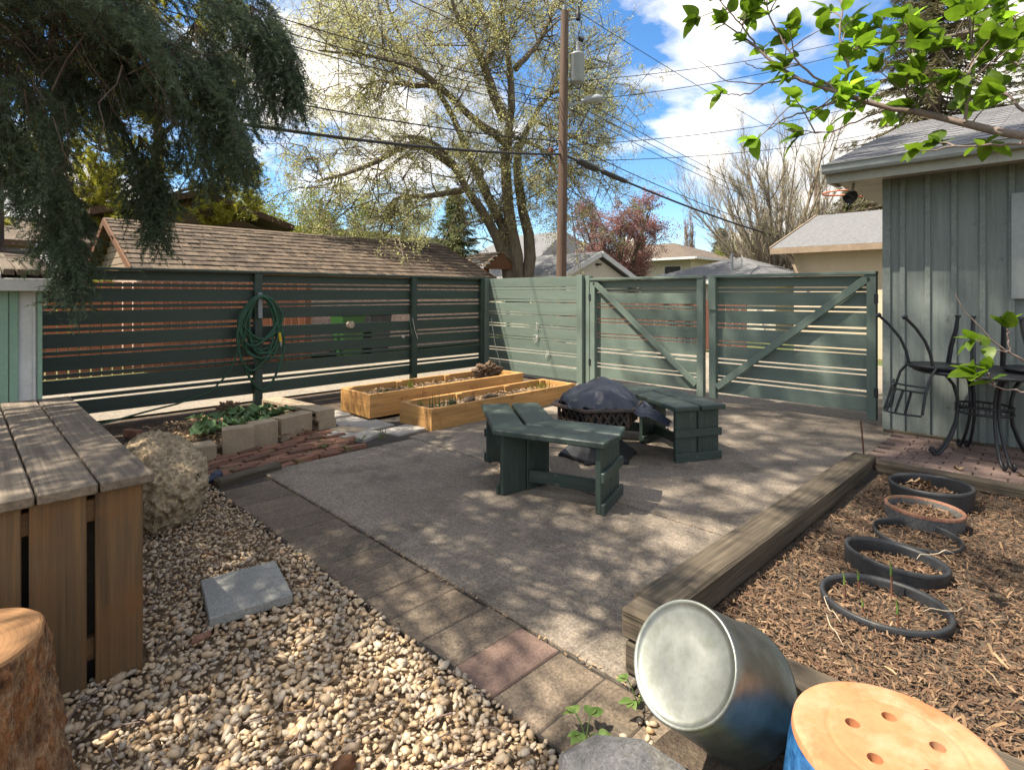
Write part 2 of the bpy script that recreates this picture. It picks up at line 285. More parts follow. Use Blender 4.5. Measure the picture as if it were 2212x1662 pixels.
W['orange_wood'] = mat('orange_stained_wood', [(0.0992, 0.0397, 0.0149), (0.144, 0.0645, 0.0248)], 3, GX, .7, .3, 40, .004, .1, bstretch=(.06, 1, 1), fine=.2)
W['brown_siding'] = mat('brown_siding', [(.22, .165, .115), (.30, .23, .165)], 3, rough=.85, bump=.2, bscale=20, fine=.2)
W['dark_brown'] = mat('dark_brown_trim', [(.075, .042, .027), (.11, .062, .04)], 3, rough=.8, bump=.2, bscale=20, fine=.2)
W['glass'] = mat('window_glass', [(.02, .025, .03), (.03, .035, .04)], 2, rough=.06, bump=0, fine=0, spec=.8)
W['bark'] = mat('elm_bark', [(.075, .058, .043), (.165, .135, .10), (.125, .105, .075)], 4, (1, 1, .3), .95, 1, 14, .05, fine=.4, bstretch=(1, 1, .25), blotch=((.16, .15, .07), 2, .55, .75))
W['bark_spruce'] = mat('spruce_bark', [(.06, .042, .032), (.13, .095, .075)], 6, rough=.95, bump=.8, bscale=30, bdist=.02, fine=.35)
W['elm_twig'] = mat('elm_twig_bark', [(.13, .105, .075), (.21, .175, .125)], 4, rough=.9, bump=.3, fine=.3)
W['bark_pale'] = mat('pale_bark', [(.22, .185, .14), (.33, .285, .22)], 5, (1, 1, .3), .95, .6, 20, .02, fine=.3)
W['twig'] = mat('smooth_twig', [(.14, .10, .085), (.25, .195, .17)], 9, rough=.7, bump=.3, bscale=60, bdist=.003, fine=.3)
W['pole_wood'] = mat('utility_pole_wood', [(.07, .04, .026), (.12, .078, .054), (.105, .085, .07)], 2.5, (1, 1, .05), .85, .6, 26, .01, bstretch=(1, 1, .04), fine=.35)
W['steel_grey'] = mat('painted_steel', [(.22, .245, .26), (.29, .315, .33)], 4, rough=.45, bump=.03, fine=.1)
W['wire'] = mat('wire_black', [(.015, .015, .016), (.03, .03, .03)], 3, rough=.6, bump=0, fine=0)
W['needle'] = mat('blue_spruce_needle', [(0.0393, 0.0621, 0.0242), (0.0733, 0.105, 0.0484), (0.115, 0.159, 0.0998), (0.0524, 0.0729, 0.0302)], 3, rough=.6, bump=0, fine=0, island=.5, transl=.25)
W['needle_far'] = mat('conifer_needle', [(0.033, 0.057, 0.0175), (0.0825, 0.112, 0.0297), (0.128, 0.15, 0.0405)], 1.2, rough=.7, bump=0, fine=0, island=.5, transl=.2)
W['needle_olive'] = mat('olive_spruce_needle', [(.05, .055, .02), (.11, .10, .04), (.15, .125, .06)], 1.0, rough=.7, bump=0, fine=0, island=.5, transl=.25)
W['needle_blue'] = mat('far_spruce_needle', [(.022, .045, .034), (.05, .08, .062)], 1.2, rough=.7, bump=0, fine=0, island=.5, transl=.15)
W['needle_pine'] = mat('sunlit_pine_needle', [(0.172, 0.196, 0.023), (0.345, 0.345, 0.046), (0.483, 0.425, 0.069)], 1.5, rough=.6, bump=0, fine=0, island=.6, transl=.45)
W['elm_leaf'] = mat('young_elm_leaf', [(0.35, 0.382, 0.117), (0.483, 0.488, 0.187), (0.566, 0.541, 0.28), (0.411, 0.445, 0.14)], 1.0, rough=.6, bump=0, fine=0, island=.75, transl=.55)
W['plum_leaf'] = mat('plum_leaf', [(.17, .06, .062), (.30, .14, .13), (.42, .26, .24)], 1.5, rough=.6, bump=0, fine=0, island=.75, transl=.35)
W['shrub_leaf'] = mat('yellow_green_leaf', [(.17, .20, .02), (.30, .32, .05)], 1.5, rough=.6, bump=0, fine=0, island=.7, transl=.5)
W['lilac_leaf'] = mat('lilac_leaf', [(.11, .22, .012), (.19, .34, .02), (.30, .46, .035)], 12, rough=.45, bump=.25, bscale=70, bdist=.003, fine=.18, objvar=.45, transl=.62, spec=.5)
W['herb_leaf'] = mat('herb_leaf', [(.06, .13, .02), (.13, .22, .05), (.30, .34, .12)], 25, rough=.5, bump=.1, fine=.1, island=.35, transl=.4)
W['rhubarb_leaf'] = mat('rhubarb_leaf', [(.09, .17, .06), (.17, .27, .11)], 12, rough=.5, bump=.6, bscale=40, bdist=.01, fine=.2, island=.4, transl=.3)
W['dead_leaf'] = mat('dry_leaf', [(.20, .12, .06), (.36, .25, .14), (.28, .17, .09)], 12, rough=.85, bump=.3, bscale=60, fine=.2, island=.8)
W['hose'] = mat('garden_hose', [(.014, .06, .036), (.03, .10, .06)], 6, rough=.4, bump=.05, fine=.1)
W['yellow'] = mat('yellow_plastic', [(.55, .40, .02), (.62, .46, .03)], 6, rough=.4, bump=0, fine=.1)
W['rust'] = mat('rusty_iron', [(.10, .045, .025), (.19, .085, .05)], 20, rough=.9, bump=.3, fine=.3)
W['rock_pebbly'] = mat('conglomerate_rock', [(0.215, 0.163, 0.102), (0.374, 0.294, 0.189), (0.295, 0.231, 0.148)], 12, rough=.95, bump=.8, bscale=55, bdist=.012, fine=.45, cell=(42, .3))
W['rock_grey'] = mat('grey_granite', [(.05, .052, .056), (.10, .10, .104), (.14, .132, .115)], 5, rough=.85, bump=.6, bscale=45, bdist=.01, fine=.3, cell=(150, .25))
W['stump_bark'] = mat('stump_bark', [(0.033, 0.018, 0.0102), (0.149, 0.0675, 0.0281), (0.281, 0.18, 0.102), (0.215, 0.09, 0.0306), (0.347, 0.225, 0.128)], 16, (1, 1, .45), .95, 1, 34, .05, fine=.7)
W['raffia'] = mat('raffia', [(.32, .26, .18), (.45, .38, .28)], 8, rough=.9, bump=.1, fine=.1)
W['cord'] = mat('white_cord', [(.55, .53, .48), (.65, .63, .58)], 8, rough=.9, bump=.1, fine=.1)
W['navy'] = mat('dark_blue_plastic', [(.015, .022, .05), (.03, .04, .075)], 8, rough=.45, bump=.05, fine=.1)
W['bin_green'] = mat('green_bin_plastic', [(0.018, 0.066, 0.015), (0.027, 0.09, 0.021)], 3, rough=.5, bump=0, fine=.1)
W['orange_metal'] = mat('orange_metal', [(.45, .12, .05), (.5, .15, .07)], 3, rough=.5, bump=0, fine=.1)
W['mortar_red'] = mat('red_brick_far', [(.24, .07, .045), (.32, .11, .07)], 6, rough=.9, fine=.2)
# end grain of the sawn stump: rings
def ring_mat():
    m = bpy.data.materials.new('sawn_wood'); m.use_nodes = True; nt = m.node_tree; N = nt.nodes; L = nt.links; bs = N['Principled BSDF']; bs.inputs['Roughness'].default_value = .7
    t = N.new('ShaderNodeTexCoord'); w = N.new('ShaderNodeTexWave'); w.wave_type = 'RINGS'; w.rings_direction = 'Z'; w.inputs['Scale'].default_value = 22; w.inputs['Distortion'].default_value = 2.5; w.inputs['Detail'].default_value = 3; w.inputs['Detail Scale'].default_value = 1.2
    L.new(t.outputs['Object'], w.inputs['Vector']); r = ramp(nt, [(.30, .155, .062), (.37, .20, .085), (.34, .18, .075)]); L.new(w.outputs['Fac'], r.inputs['Fac'])
    n = N.new('ShaderNodeTexNoise'); n.inputs['Scale'].default_value = 6; n.inputs['Detail'].default_value = 6; L.new(t.outputs['Object'], n.inputs['Vector'])
    r2 = ramp(nt, [(.72, .66, .60), (1.0, 1.0, 1.0)]); L.new(n.outputs['Fac'], r2.inputs['Fac'])
    mm = N.new('ShaderNodeMix'); mm.data_type = 'RGBA'; mm.blend_type = 'MULTIPLY'; mm.inputs['Factor'].default_value = 1; L.new(r.outputs[0], mm.inputs['A']); L.new(r2.outputs[0], mm.inputs['B']); L.new(mm.outputs['Result'], bs.inputs['Base Color'])
    return m
W['sawn'] = ring_mat()
# ------------------------------------------------------------------ the ground and the paved parts
def sheet(name, x0, x1, y0, y1, z, m, kind='structure', label=None, n=1):
    mb = MB(); mb.add([(x0, y0, z), (x1, y0, z), (x1, y1, z), (x0, y1, z)], [(0, 1, 2, 3)])
    o = mb.build(name, m); tag(o, label, kind=kind); return o
sheet('ground', -500, 700, -500, 700, -0.12, W['grass'])
sheet('alley', -90, 120, 7.85, 11.75, -0.05, W['alley'])
sheet('driveway', 7.08, 13.3, -8, 7.85, -0.054, W['alley'])
sheet('yard_soil', -8, 7.08, -6, 7.85, -0.075, W['soil'])

pat = MB().box((1.688, 1.08, -.09), (7.06, 5.5, -.018)).build('concrete_patio', W['dark_gap']); tag(pat, kind='structure')
for (x0, x1, y0, y1) in ((1.704, 3.142, 1.10, 4.50), (3.158, 5.024, 1.14, 4.60), (5.034, 7.05, 1.235, 5.45)):
    MB().box((x0, y0, -.08), (x1, y1, 0)).build('concrete_slab', W['concrete'], pat, bevel=.006)
# paver path beside the gravel
pp = MB().box((1.315, .62, -.09), (1.69, 4.42, -.012)).build('paver_path', W['dark_gap']); tag(pp, kind='structure')
k = 0; y = .765
while y < 4.25:
    w = .218 if y < 2.9 else random.choice((.16, .19, .218))
    o = link('paver', beam_mesh(.366, w - .003, .06, .005), None, pp, (1.508 + random.uniform(-.008, .008), y + w / 2, -.036 + random.uniform(-.003, .004)),
             (random.uniform(-.008, .008), random.uniform(-.008, .008), random.uniform(-.012, .012)))
    mt = W['paver_red'] if k == 3 else W['paver']
    if len(o.data.materials) == 0: o.data.materials.append(W['paver'])
    o.material_slots[0].link = 'OBJECT'; o.material_slots[0].material = mt
    y += w; k += 1
# brick patio by the house, herringbone of oblong bricks
bp = MB().box((5.22, -2.4, -.09), (6.72, 1.24, -.016)).build('brick_patio', W['dark_gap']); tag(bp, kind='structure')
me_b = beam_mesh(.198, .094, .05, .004); n = 0
for i in range(16):
    for j in range(20):
        x = 5.33 + i * .094; y = 1.14 - j * .206 - (i % 2) * .103
        if x > 6.68 or n >= 300 or y < -2.3: continue
        link('brick', me_b, W['patio_brick'], bp, (x, y, -.022 + random.uniform(-.003, .003)), (random.uniform(-.02, .02), random.uniform(-.02, .02), math.pi / 2 + random.uniform(-.03, .03))); n += 1
# curved path of old red bricks
rb = MB().prism([(1.30, 4.40), (1.72, 4.52), (3.20, 4.64), (3.22, 5.05), (2.62, 5.42), (2.0, 5.22), (1.30, 5.20)], -.09, -.03).build('red_brick_path', W['dark_gap']); tag(rb, kind='structure')
me_rb = beam_mesh(.195, .062, .07, .005); c0 = Vector((2.25, 2.05, 0))
def in_path(x, y):
    return 1.34 < x < 2.64 and y > 4.52 + .06 * (x - 1.7) and y < (5.18 if x < 2.0 else 5.18 + .42 * (x - 2.0) if x < 2.6 else 5.40 - .62 * (x - 2.6)) and y > 4.45
for i in range(18):
    r = 2.45 + i * .068; a = -0.6 + (i % 2) * .04
    while a < .6:
        x = c0.x + r * math.sin(a); y = c0.y + r * math.cos(a)
        if in_path(x, y):
            link('brick', me_rb, W['brick'], rb, (x, y, -.022 + random.uniform(-.012, .014)), (random.uniform(-.10, .10), random.uniform(-.08, .08), -a + random.uniform(-.07, .07)))
        a += .21 / r
# pale slabs in front of the raised beds
ps = MB().prism([(2.66, 4.74), (3.45, 4.66), (3.32, 6.35), (2.9, 6.2), (2.9, 5.3)], -.09, -.032).build('slab_path', W['dark_gap']); tag(ps, kind='structure')
for (x, y, rz, w, l, m_) in ((3.27, 4.86, .10, .36, .30, 'slab_white'), (3.12, 5.24, .06, .36, .34, 'slab_white'), (3.05, 5.62, .03, .34, .34, 'slab_white'), (3.05, 6.02, .0, .36, .33, 'slab_white'),
                          (2.86, 4.92, .45, .34, .22, 'slab_white'), (2.86, 5.24, .35, .18, .36, 'block'), (2.72, 5.10, .4, .16, .34, 'slab_white')):
    link('slab', beam_mesh(w, l, .05, .006), W[m_], ps, (x, y, -.016 + random.uniform(-.004, .008)), (random.uniform(-.02, .02), random.uniform(-.02, .02), rz))

# ------------------------------------------------------------------ mulch bed
def mulch_z(x, y): return .105 - .042 * (x - 1.9) + .018 * mnoise.noise(Vector((x * 2.2, y * 2.2, 3.1)))
vs = []; fs = []; nx, ny = 60, 60
for i in range(nx + 1):
    for j in range(ny + 1):
        x = 1.86 + (5.22 - 1.86) * i / nx; y = -2.6 + (1.22 + 2.6) * j / ny
        vs.append((x, y, mulch_z(x, y) - .012))
for i in range(nx):
    for j in range(ny): a = i * (ny + 1) + j; fs.append((a, a + ny + 1, a + ny + 2, a + 1))
mb = MB().add(vs, fs, True); o = mb.build('mulch_bed', W['soil']); tag(o, kind='structure')
def chips(n, region, size=(.012, .045), zf=None, lift=.012, tilt=.45):
    """curled bark flakes: two joined quads each, bent along the middle"""
    V = np.zeros((n, 6, 3)); F = np.zeros((n * 2, 4), dtype=int)
    for i in range(n):
        x, y = region(); L = random.uniform(*size); w = L * random.uniform(.18, .55); a = random.uniform(0, 2 * math.pi)
        m = Matrix.Rotation(a, 3, 'Z') @ Matrix.Rotation(random.gauss(0, tilt), 3, 'X') @ Matrix.Rotation(random.gauss(0, tilt), 3, 'Y')
        c = random.uniform(-.1, .3) * L; z = zf(x, y) + random.uniform(0, lift)
        for j, (u, v, h) in enumerate(((-.5, -.4, 0), (.0, -.5, c), (.5, -.3, 0), (.5, .35, 0), (.0, .5, c), (-.5, .4, 0))):
            p = m @ Vector((u * L * 2, v * w, h)); V[i, j] = (x + p.x, y + p.y, z + p.z)
        F[2 * i] = (6 * i, 6 * i + 1, 6 * i + 4, 6 * i + 5); F[2 * i + 1] = (6 * i + 1, 6 * i + 2, 6 * i + 3, 6 * i + 4)
    return V.reshape(-1, 3), F
POTS = [(4.69, .66, .235, .115), (4.19, .62, .20, .10), (3.82, .60, .205, .055), (3.28, .60, .215, .115), (2.78, .55, .235, .105)]
def mul_region():
    while True:
        u = random.random() ** 1.5; x = 1.89 + 3.32 * u; y = random.uniform(-1.9, 1.03)
        if y > -1.0 - .35 * (x - 1.9) * 1.0 - .3: return x, y
V, F = chips(52000, mul_region, size=(.005, .021), zf=mulch_z, tilt=.38)
tag(link('bark_mulch', npmesh('bark_mulch', V, F), W['chip']), 'brown bark chips covering the planting bed', 'mulch', kind='stuff')
V, F = chips(300, mul_region, size=(.018, .036), zf=mulch_z, lift=.025, tilt=.5)
tag(link('dry_leaves', npmesh('dry_leaves', V, F), W['dead_leaf']), 'dry curled leaves scattered over the bark mulch', 'leaves', kind='stuff')

# ------------------------------------------------------------------ gravel of river pebbles
tag(MB().add([(-2.5, -1.2, -.035), (1.32, -1.2, -.035), (1.32, 4.62, -.035), (-2.5, 4.62, -.035)], [(0, 1, 2, 3)]).build('gravel_bed', W['gravel_sand']), kind='structure')
def pebbles(pts, sizes, name, label):
    base = []
    for s in range(5):
        bm = bmesh.new(); bmesh.ops.create_icosphere(bm, subdivisions=1, radius=1.0); bm.verts.ensure_lookup_table()
        for v in bm.verts: v.co *= 1 + .38 * mnoise.noise(v.co * 1.1 + Vector((s * 7.7, 0, 0)))
        base.append((np.array([v.co[:] for v in bm.verts]), np.array([[v.index for v in f.verts] for f in bm.faces]))); bm.free()
    VV = []; FF = []; off = 0
    for (p, s) in zip(pts, sizes):
        bv, bf = base[random.randrange(5)]
        sc = np.array((s * random.uniform(.85, 1.25), s * random.uniform(.6, .9), s * random.uniform(.36, .62)))
        m = np.array((Matrix.Rotation(random.uniform(0, 6.28), 3, 'Z') @ Matrix.Rotation(random.gauss(0, .45), 3, 'X') @ Matrix.Rotation(random.gauss(0, .45), 3, 'Y')))
        VV.append((bv * sc) @ m.T + np.array(p)); FF.append(bf + off); off += len(bv)
    return tag(link(name, npmesh(name, np.concatenate(VV), np.concatenate(FF), True), W['pebble']), label, 'gravel', kind='stuff')
pts = []; szs = []
x = -.55
def gravel_z(x, y): return -.012 + .012 * mnoise.noise(Vector((x * 3, y * 3, 0)))
step = .0205
for i in range(int(1.96 / step)):
    for j in range(int(4.4 / step)):
        x = -.62 + (i + random.random()) * step; y = .15 + (j + random.random()) * step
        if x > 1.325 + .012 * math.sin(y * 9): continue
        if x < .53 and 2.5 < y < 4.6: continue
        if x + y < 1.75 and y < 2.4 and x < 1.0 and (x + y) < 1.55: continue    # under and behind the camera
        if random.random() < .03: continue
        s = min(.027, max(.006, .0128 * math.exp(random.gauss(0, .32)))) * (1.0 if y < 2.9 else .85); pts.append((x, y, gravel_z(x, y) + random.uniform(-.008, .014))); szs.append(s)
for i in range(40):   # strays on the pavers and the soil
    pts.append((random.uniform(1.3, 1.62), random.uniform(.72, 1.0), .0)); szs.append(random.uniform(.012, .02))
pebbles(pts, szs, 'river_gravel', 'cream and grey river pebbles filling the strip beside the pavers')
# twigs and fallen needles among the pebbles
mb = MB()
for i in range(170):
    a = random.uniform(0, 6.28); L = random.uniform(.02, .10) if i < 150 else random.uniform(.1, .2); x = random.uniform(.3, 1.3); y = random.uniform(.9, 3.8)
    if x < .55 and y > 2.4: continue
    d = Vector((math.cos(a), math.sin(a), random.uniform(-.1, .1))) * L; p = Vector((x, y, gravel_z(x, y) + .016))
    mb.tube([p - d / 2, p + Vector((random.uniform(-.1, .1), random.uniform(-.1, .1), .05)) * L, p + d / 2], random.uniform(.0012, .003), 4)
tag(mb.build('fallen_twigs', W['twig']), 'thin dry twigs and needles lying on the pebbles', 'twigs', kind='stuff')
def reg_g():
    while True:
        x = random.uniform(.3, 1.33); y = random.uniform(.95, 4.2)
        if not (x < .56 and y > 2.4) and random.random() < (.25 if y < 2.6 else 1.0): return x, y
V, F = chips(2300, reg_g, (.004, .018), lambda x, y: gravel_z(x, y) + .006, .014, .5)
tag(link('needle_litter', npmesh('needle_litter', V, F), W['chip']), 'brown needle and bark litter among the pebbles', 'litter', kind='stuff')
mb = MB()
for i in range(320):  # litter gathered in the joints and on the slab
    if i < 200: x = 1.696 + random.gauss(0, .008); y = random.uniform(1.0, 4.4)
    elif i < 260: x = 3.149 + random.gauss(0, .01); y = random.uniform(1.2, 4.4)
    else: x = random.uniform(1.8, 5.5); y = random.uniform(1.25, 4.4)
    a = random.uniform(0, 6.28); L = random.uniform(.003, .011); d = Vector((math.cos(a), math.sin(a), random.uniform(-.2, .2))) * L
    p = Vector((x, y, .003)); s = Vector((-d.y, d.x, .002)) * random.uniform(.15, .4); mb.add([p - d - s, p + d - s, p + d + s, p - d + s], [(0, 1, 2, 3)])
tag(mb.build('joint_litter', W['dead_leaf']), 'specks of dry leaf litter in the joints of the patio', 'litter', kind='stuff')

# ------------------------------------------------------------------ fences and gates
def slats(parent, ax, a0, a1, c, ztop, n, first, period, board, thin, m, jit=.004, skip=()):
    """horizontal boards and thin slats between a0 and a1 along axis ax ('x' or 'y') at the other coordinate c"""
    def pl(nm, z0, z1, t=.02):
        zc = (z0 + z1) / 2; e0 = random.uniform(-jit, jit); e1 = random.uniform(-jit, jit)
        A = (a0, c, zc + e0) if ax == 'x' else (c, a0, zc + e0); B = (a1, c, zc + e1) if ax == 'x' else (c, a1, zc + e1)
        plank(nm, A, B, z1 - z0, t, m, parent, up=(0, 1, 0) if ax == 'x' else (1, 0, 0), bev=.0025)
    pl('board', ztop - first, ztop); z = ztop - first; g = (period - board - thin) / 2
    for k in range(n):
        if ('t', k) not in skip: pl('slat', z - g * 1.15 - thin, z - g * 1.15)
        if ('b', k) not in skip: pl('board', z - period, z - period + board)
        z -= period
FY = 7.69; FX = 6.97
fa = root('slat_fence', (3, FY, 0), 'long dark green horizontal slat fence in shade behind the garden beds', 'fence')
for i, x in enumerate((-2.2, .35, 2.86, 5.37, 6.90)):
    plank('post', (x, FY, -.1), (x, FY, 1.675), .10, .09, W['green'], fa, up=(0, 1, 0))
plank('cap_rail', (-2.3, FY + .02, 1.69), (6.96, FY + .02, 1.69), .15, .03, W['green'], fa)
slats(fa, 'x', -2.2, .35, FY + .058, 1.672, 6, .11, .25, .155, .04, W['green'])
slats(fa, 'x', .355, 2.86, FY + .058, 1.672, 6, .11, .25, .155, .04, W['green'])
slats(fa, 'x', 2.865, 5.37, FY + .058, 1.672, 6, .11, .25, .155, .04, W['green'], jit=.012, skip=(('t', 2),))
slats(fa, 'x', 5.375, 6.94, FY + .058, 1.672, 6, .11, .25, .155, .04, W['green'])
fb = root('gate_side_fence', (FX, 6.5, 0), 'short sunlit pale green slat fence between the corner and the gates', 'fence')
plank('post', (FX, FY - .02, -.1), (FX, FY - .02, 1.69), .11, .10, W['green_lit'], fb, up=(0, 1, 0))
plank('post', (FX - .03, 5.40, -.1), (FX - .03, 5.40, 1.70), .11, .11, W['green_lit'], fb, up=(1, 0, 0))
plank('post', (FX + .02, 5.29, -.1), (FX + .02, 5.29, 1.68), .09, .10, W['green_lit'], fb, up=(1, 0, 0))
slats(fb, 'y', 5.44, 7.64, FX + .07, 1.69, 7, .16, .218, .16, .036, W['green_lit'], jit=.009)
def gate(name, label, y0, y1, flip):
    g = root(name, (FX, (y0 + y1) / 2, 0), label, 'gate', 'double driveway gates')
    for y in (y0 + .045, y1 - .045): plank('stile', (FX - .01, y, .05), (FX - .01, y, 1.61), .09, .08, W['green_lit'], g, up=(1, 0, 0))
    plank('top_rail', (FX - .005, y0, 1.628), (FX - .005, y1, 1.628), .12, .035, W['green_lit'], g)
    slats(g, 'y', y0 + .01, y1 - .01, FX + .045, 1.605, 6, .115, .228, .158, .036, W['green_lit'], jit=.006)
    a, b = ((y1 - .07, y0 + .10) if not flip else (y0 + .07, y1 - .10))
    plank('brace', (FX - .03, a, 1.585), (FX - .03, b, .20), .085, .04, W['green_lit'], g, up=(1, 0, 0))
    zc = .75
    for z in (1.35, .35):
        MB().box((FX - .056, (y1 if not flip else y0) - .02, z - .05), (FX - .05, (y1 if not flip else y0) + .02, z + .05)).build('hinge', W['black_iron'], g)
    return g
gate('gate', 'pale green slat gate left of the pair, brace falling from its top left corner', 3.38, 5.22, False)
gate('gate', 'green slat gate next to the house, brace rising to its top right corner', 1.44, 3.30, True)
MB().box((FX - .075, 3.20, 1.20), (FX - .055, 3.295, 1.62)).build('gate_cleat', W['green_lit'])
tag(bpy.data.objects['gate_cleat'], 'short green board nailed over the top of the middle gate post', 'board')
# red cedar picket fences across the alley
def pickets(name, label, ax, a0, a1, c, h, w=.13, gap=.022, m='cedar_red'):
    r = root(name, (a0, c, 0) if ax == 'x' else (c, a0, 0), label, 'fence'); a = a0
    while a < a1:
        hh = h + random.uniform(-.01, .01); p = (a, c) if ax == 'x' else (c, a)
        plank('picket', (p[0], p[1], -.02), (p[0], p[1], hh), w, .02, W[m], r, up=(0, 1, 0) if ax == 'x' else (1, 0, 0), bev=0); a += w + gap
    for z in (.35, h - .3):
        A = (a0, c + .03, z) if ax == 'x' else (c + .03, a0, z); B = (a1, c + .03, z) if ax == 'x' else (c + .03, a1, z)
        plank('rail', A, B, .09, .03, W[m], r, up=(0, 1, 0) if ax == 'x' else (1, 0, 0), bev=0)
    return r
pickets('picket_fence', 'red cedar picket fence seen through the gaps of the long fence', 'x', -3.0, 5.6, 11.9, 1.62)
pickets('picket_fence', 'red brown picket fence beyond the gates', 'y', 5.6, 11.5, 13.6, 1.25, w=.16, m='dark_red_wood')

# ------------------------------------------------------------------ the blue grey house at the right
HX = 6.72; HY = 1.34
hs = root('house', (HX, HY, 0), 'weathered blue grey board and batten house at the right edge', 'house')
MB().box((HX, -6, -.05), (HX + .1, HY, 2.64)).build('wall', W['house_wall'], hs)
MB().box((HX + .1, HY - .1, -.05), (14.0, HY, 2.64)).build('wall', W['house_wall'], hs)
plank('corner_board', (HX - .012, HY - .035, .02), (HX - .012, HY - .035, 2.63), .07, .024, W['house_wall'], hs, up=(1, 0, 0))
yb = HY - .17
while yb > -2.6:
    plank('batten', (HX - .012, yb, .02), (HX - .012, yb, 2.58), .045, .024, W['house_wall'], hs, up=(1, 0, 0)); yb -= .204 + random.uniform(-.006, .008)
plank('sill_board', (HX - .02, HY - .01, .0), (HX - .02, -5, .0), .06, .05, W['timber'], hs, up=(1, 0, 0))
# window close to the right edge of the picture
wy0, wy1, wz0, wz1 = -.76, .355, 1.36, 2.30
wf = MB()
for lo, hi in (((HX - .045, wy1 - .09, wz0), (HX - .003, wy1, wz1)), ((HX - .045, wy0, wz0), (HX - .003, wy0 + .09, wz1)), ((HX - .045, wy0 + .09, wz1 - .09), (HX - .003, wy1 - .09, wz1)), ((HX - .05, wy0 + .09, wz0), (HX - .003, wy1 - .09, wz0 + .09))): wf.box(lo, hi)
win = wf.build('window', W['gutter'], hs)
MB().box((HX - .012, wy0 + .09, wz0 + .09), (HX - .005, wy1 - .09, wz1 - .09)).build('pane', W['glass'], win)
# eaves: soffit, fascia, gutter, roof of single shingles
EX = 6.28; EY = 1.757; EZ = 2.70; PIT = .32; RX = 10.4
MB().box((EX + .06, -6, EZ - .13), (HX + .2, EY - .02, EZ - .105)).build('soffit', W['trim_grey'], hs)
MB().box((HX + .2, HY, EZ - .132), (14.5, EY - .02, EZ - .107)).build('soffit', W['trim_grey'], hs)
MB().box((EX + .035, -6, EZ - .17), (EX + .058, EY - .01, EZ + .0)).build('fascia', W['trim_grey'], hs)
def roofz(x): return EZ + .015 + (x - EX) * PIT
MB().add([(EX + .03, EY, EZ - .16), (EX + .03, EY, roofz(EX + .03) - .02), (RX, EY, roofz(RX) - .02), (RX, EY, roofz(RX) - .2), (EX + .4, EY, EZ - .16),
          (EX + .03, EY - .03, EZ - .16), (EX + .03, EY - .03, roofz(EX + .03) - .02), (RX, EY - .03, roofz(RX) - .02), (RX, EY - .03, roofz(RX) - .2), (EX + .4, EY - .03, EZ - .16)],
         [(0, 4, 3, 2, 1), (5, 6, 7, 8, 9), (0, 1, 6, 5), (1, 2, 7, 6), (2, 3, 8, 7), (3, 4, 9, 8), (4, 0, 5, 9)]).build('barge_board', W['trim_grey'], hs)
gp = [(.0, -.06), (-.02, -.085), (-.085, -.085), (-.10, -.06), (-.105, -.01), (-.12, .0), (-.12, .008), (-.098, .008), (-.09, -.06), (-.02, -.07), (-.008, -.055)]
gv = []; gf = []; ng = len(gp)
for yy in (EY + .01, -6): gv += [(EX + .03 + a, yy, EZ + b) for a, b in gp]
gf = [(i, (i + 1) % ng, ng + (i + 1) % ng, ng + i) for i in range(ng)] + [tuple(range(ng))]
MB().add(gv, gf).build('gutter', W['gutter'], hs)
rf = MB().add([(EX, EY, roofz(EX) - .035), (RX, EY, roofz(RX) - .035), (RX, -6, roofz(RX) - .035), (EX, -6, roofz(EX) - .035)], [(3, 2, 1, 0)]).add(
    [(RX, EY, roofz(RX) - .035), (14.5, EY, EZ), (14.5, -6, EZ), (RX, -6, roofz(RX) - .035)], [(3, 2, 1, 0)]).build('roof', W['shingle'], hs)
ang = math.atan(PIT); ms = beam_mesh(.20, .318, .012, 0); n = 0; rest = MB()
for i in range(31):
    s = .06 + i * .142
    for j in range(16):
        yy = EY - .15 - j * .324 + (i % 2) * .16 * (1 if j else 0); x = EX + s * math.cos(ang); z = roofz(EX) + s * math.sin(ang) - .004 + .004 * (j % 2)
        if x > RX - .05: continue
        if j < 10 and n < 300:
            link('shingle', ms, W['shingle'], rf, (x, yy, z), (0, -ang + .03, 0)); n += 1
        else:
            m = Matrix.Translation((x, yy, z)) @ Matrix.Rotation(-ang + .03, 4, 'Y'); rest.box((-.10, -.159, -.006), (.10, .159, .006), m)
tag(rest.build('shingles', W['shingle'], rf), kind='stuff')
# floodlight under the soffit and the basketball hoop beyond the corner
fl = root('floodlight', (6.72, 1.62, 2.40), 'small round floodlight hanging under the soffit corner', 'light')
MB().tube([(6.72, 1.60, 2.575), (6.72, 1.62, 2.46)], .014, 8).build('stem', W['steel_grey'], fl)
q = (Vector((-.5, .25, -.45))).to_track_quat('Z', 'Y').to_matrix().to_4x4(); q.translation = (6.72, 1.63, 2.43)
MB().lathe([(.015, -.09), (.05, -.05), (.06, .0), (.062, .04), (.052, .042), (.04, .0), (.0, -.01)], q, 16).build('lamp_head', W['black_iron'], fl)
hp = root('basketball_hoop', (9.6, 2.0, 2.6), 'orange basketball hoop past the house corner', 'hoop')
MB().tube([Vector((9.4, 2.42, 2.92)) + Vector((.23 * math.cos(a), .23 * math.sin(a), 0)) for a in np.linspace(0, 2 * math.pi, 29)], .012, 6, cap=False).build('rim', W['orange_metal'], hp)
MB().tube([(9.4, 2.2, 2.92), (9.4, 1.80, 2.92)], .015, 6).build('bracket', W['orange_metal'], hp)
MB().tube([(9.4, 2.2, 2.85), (9.4, 1.80, 2.75)], .012, 6).build('brace', W['orange_metal'], hp)

